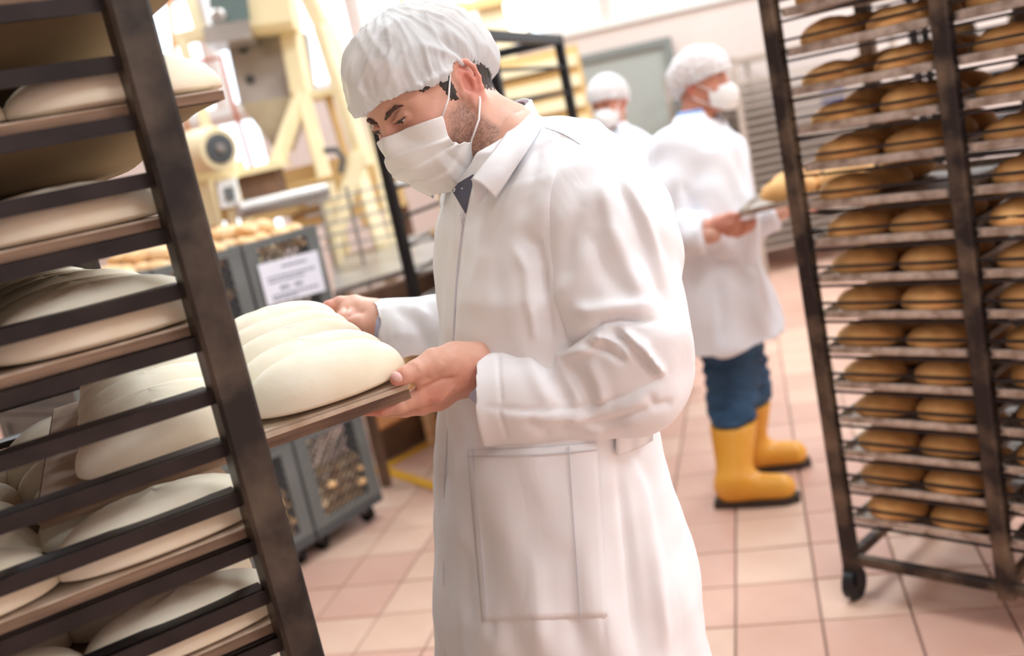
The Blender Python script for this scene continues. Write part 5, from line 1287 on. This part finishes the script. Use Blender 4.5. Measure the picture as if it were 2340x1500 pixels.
    for rad, dz, m, nm_ in ((.085, -.03, 'coat2', 'collar'), (.070, -.015, 'shirtblue', 'shirt_collar')):
        Gc = []
        for i in range(23):
            t = math.radians(35+290*i/22); dv = tf*math.cos(t)+tl*math.sin(t); c_ = nb+np.array([0, 0, dz+.02])-tf*.0
            Gc.append([c_+dv*(rad*.86)+np.array([0, 0, .055]), c_+dv*(rad*.98)+np.array([0, 0, .045]), c_+dv*(rad*1.25)+np.array([0, 0, .012]), c_+dv*(rad*1.45)+np.array([0, 0, -.012])])
        wbuild(MB().grid(np.array(Gc), .004), nm_, m, r, 'all')
    legs(r, pel, kns, ans, (.12, .095, .085), leg_m, .012, float(P(1670, 950, 3.95)[2]) if leg_m == 'jeans' else .06)
    return r, co, q
up0 = np.array([0, 0, 1.])
# the man with the tray
S2 = [(262, 1590, 3.86, .06, .06), (300, 1600, 3.86, .13, .10), (345, 1606, 3.86, .20, .13), (420, 1606, 3.86, .225, .15), (520, 1618, 3.87, .225, .165), (620, 1632, 3.88, .225, .17), (700, 1650, 3.90, .245, .185), (800, 1676, 3.93, .26, .20), (1000, 1720, 4.0, .27, .21)]
hc2 = P(1607, 196, 3.84); nb2 = P(1592, 285, 3.86); pel2 = P(1660, 720, 3.92)
gl = lambda x, y, d: P(x, y, d)
ft1 = ground(1688, 1150); ft1[2] = .09; ft2 = ground(1722, 1075); ft2[2] = .09
kn1 = P(1672, 905, 3.93); kn2 = P(1706, 880, 4.05)
rs = (P(1540, 350, 3.74), .095); re = (P(1508, 545, 3.70), .084); rwst = (P(1628, 534, 3.60), .070)
hand2 = [
    [(P(1600, 524, 3.62), .030), (P(1640, 516, 3.59), .030), (P(1672, 512, 3.57), .027)],
    [(P(1640, 506, 3.58), .020), (P(1668, 494, 3.56), .015), (P(1694, 492, 3.55), .012)],
    [(P(1672, 510, 3.57), .017), (P(1700, 512, 3.58), .013), (P(1724, 506, 3.60), .010)],
    [(P(1672, 518, 3.58), .017), (P(1700, 522, 3.59), .013), (P(1722, 516, 3.62), .010)],
    [(P(1668, 526, 3.58), .016), (P(1694, 531, 3.60), .012), (P(1714, 525, 3.62), .009)],
    [(P(1662, 532, 3.59), .014), (P(1684, 537, 3.61), .010), (P(1702, 532, 3.63), .008)]]
ls = (P(1655, 350, 4.0), .085); le = (P(1700, 520, 4.0), .07); lw_ = (P(1790, 480, 3.95), .055)
hand2b = [[(P(1775, 478, 3.96), .028), (P(1815, 470, 3.93), .026)], [(P(1810, 462, 3.93), .015), (P(1838, 452, 3.92), .012)]]+[[(P(1815, 470+i*5, 3.93), .015), (P(1842, 472+i*5, 3.95), .011), (P(1860, 466+i*5, 3.96), .009)] for i in range(4)]
w2_, co2, q2 = worker('man in a long white coat, blue jeans and yellow boots carrying a tray of bread', hc2, (.80, -.60, .02), (.0, 0, 1), nb2, S2, (.78, -.62), [[rs, re, rwst], [ls, le, lw_]], [hand2, hand2b], pel2, [kn1, kn2], [ft1+np.array([0, 0, .02]), ft2+np.array([0, 0, .02])], float(P(1660, 780, 3.9)[2]), 'jeans',
    extra=[([(1540, 420), (1530, 520), (1560, 600)], 10, -.02), ([(1600, 560), (1640, 600), (1700, 590)], 9, -.012), ([(1640, 640), (1650, 720), (1650, 790)], 14, -.014), ([(1700, 600), (1730, 700), (1750, 770)], 14, .012), ([(1500, 570), (1560, 575), (1620, 585)], 8, -.015), ([(1560, 420), (1600, 500)], 10, -.01), ([(1690, 540), (1710, 620)], 9, -.012)])
for an, tip, nm_ in ((ft1, ground(1790, 1145), 0), (ft2, ground(1812, 1066), 1)):
    top = (kn1, kn2)[nm_]; fl2 = np.array([an[0], an[1], 0]); d = (tip-fl2); d[2] = 0; d /= np.linalg.norm(d)
    tp_ = an+(top-an)*((float(P(1670, 965, 3.95)[2])+.02-an[2])/(top[2]-an[2]))
    G = Field(*bounds([tp_, fl2, fl2+d*.26, fl2-d*.08], .12), .008)
    G.u(G.cap(tp_, fl2+np.array([0, 0, .10]), .092, .062)); G.u(G.cap(fl2+np.array([0, 0, .065])-d*.02, fl2+d*.17+np.array([0, 0, .055]), .060, .052), .05)
    G.D = np.maximum(G.D, .022-G.Z); G.D = np.maximum(G.D, G.Z-float(tp_[2])); v, f = nets(G); v = relax(v, f, 1); b_ = smesh('boot', v, f, 'boot', w2_)
    s_ = MB(); c1 = fl2-d*.085; side_ = np.array([-d[1], d[0], 0]); wbuild(s_.prism([c1+side_*.05, c1-side_*.05, fl2-side_*.058+d*.08, fl2-side_*.05+d*.19, fl2-side_*.02+d*.232, fl2+side_*.02+d*.232, fl2+side_*.05+d*.19, fl2+side_*.058+d*.08], (0, 0, .028)), 'sole', 'sole', b_)
# his tray
ta, tb_ = P(1690, 497, 3.52), P(2010, 424, 3.30); tdir = (tb_-ta)/np.linalg.norm(tb_-ta); tz = az(10); tz = tz-tdir*(tz@tdir); tz /= np.linalg.norm(tz); tnv = np.cross(tdir, tz); tnv = tnv if tnv[2] > 0 else -tnv
tr = bpy.data.objects.new('baking_tray', None); COL.objects.link(tr); tr.matrix_world = Matrix(((tdir[0], tz[0], tnv[0], ta[0]), (tdir[1], tz[1], tnv[1], ta[1]), (tdir[2], tz[2], tnv[2], ta[2]), (0, 0, 0, 1)))
tag(tr, 'metal baking tray held level by the man with yellow boots', 'tray'); tray_parts(tr, float(np.linalg.norm(tb_-ta)), .40)
for i in range(2):
    for j in range(2):
        w_ = ta+tdir*(.17+.20*i)+tz*(.10+.17*j)+tnv*.004; o = inst('bread_loaf', bread_me[(i+j) % 4], None, w_, (0, 0, math.atan2(tdir[1], tdir[0])), (1.1, 1, 1.25)); tag(o, 'baked loaf on the tray held by the man with yellow boots, %s %s' % (['left', 'right'][i], ['front', 'back'][j]), 'bread loaf', 'loaves on the held baking tray')
# the third worker
S3 = [(290, 1392, 5.15, .06, .06), (318, 1402, 5.15, .16, .10), (350, 1412, 5.15, .22, .13), (430, 1424, 5.16, .23, .15), (520, 1440, 5.18, .22, .15), (640, 1466, 5.2, .24, .17), (800, 1500, 5.3, .26, .19)]
hc3 = P(1392, 238, 5.1); nb3 = P(1398, 302, 5.15); pel3 = P(1465, 610, 5.2)
f31 = np.array([pel3[0]-.10, pel3[1], .1]); f32 = np.array([pel3[0]+.10, pel3[1]+.05, .1]); k31 = (f31+pel3)/2; k32 = (f32+pel3)/2
h3 = lambda x, y, d: [[(P(x, y, d), .03), (P(x-25, y+10, d-.02), .028)], [(P(x-22, y, d-.02), .014), (P(x-45, y, d-.04), .011)]]+[[(P(x-28, y+6+i*5, d-.02), .013), (P(x-48, y+12+i*5, d-.02), .010), (P(x-60, y+14+i*4, d), .008)] for i in range(4)]
w3_, co3, q3 = worker('man in white coat and mask standing farthest back, facing left, behind the slim trolley', hc3, (-.62, -.78, -.10), (0, 0, 1), nb3, S3, (-.45, -.89), [[(P(1352, 352, 5.12), .075), (P(1368, 470, 5.15), .062), (P(1400, 520, 4.96), .05)], [(P(1472, 352, 5.2), .08), (P(1492, 480, 5.15), .065), (P(1440, 525, 4.95), .05)]], [h3(1400, 520, 4.96), h3(1440, 525, 4.95)], pel3, [k31, k32], [f31, f32], .75, 'trousers')
for a_ in (f31, f32):
    d = np.array([-.62, -.78, 0]); fl2 = np.array([a_[0], a_[1], 0]); G = Field(*bounds([fl2, fl2+d*.2], .1), .008); G.u(G.cap(fl2+np.array([0, 0, .05]), fl2+d*.16+np.array([0, 0, .04]), .05, .04)); G.u(G.cap(a_, fl2+np.array([0, 0, .06]), .05), .03); G.D = np.maximum(G.D, .004-G.Z); v, f = nets(G); smesh('shoe', v, f, 'shoe', w3_)
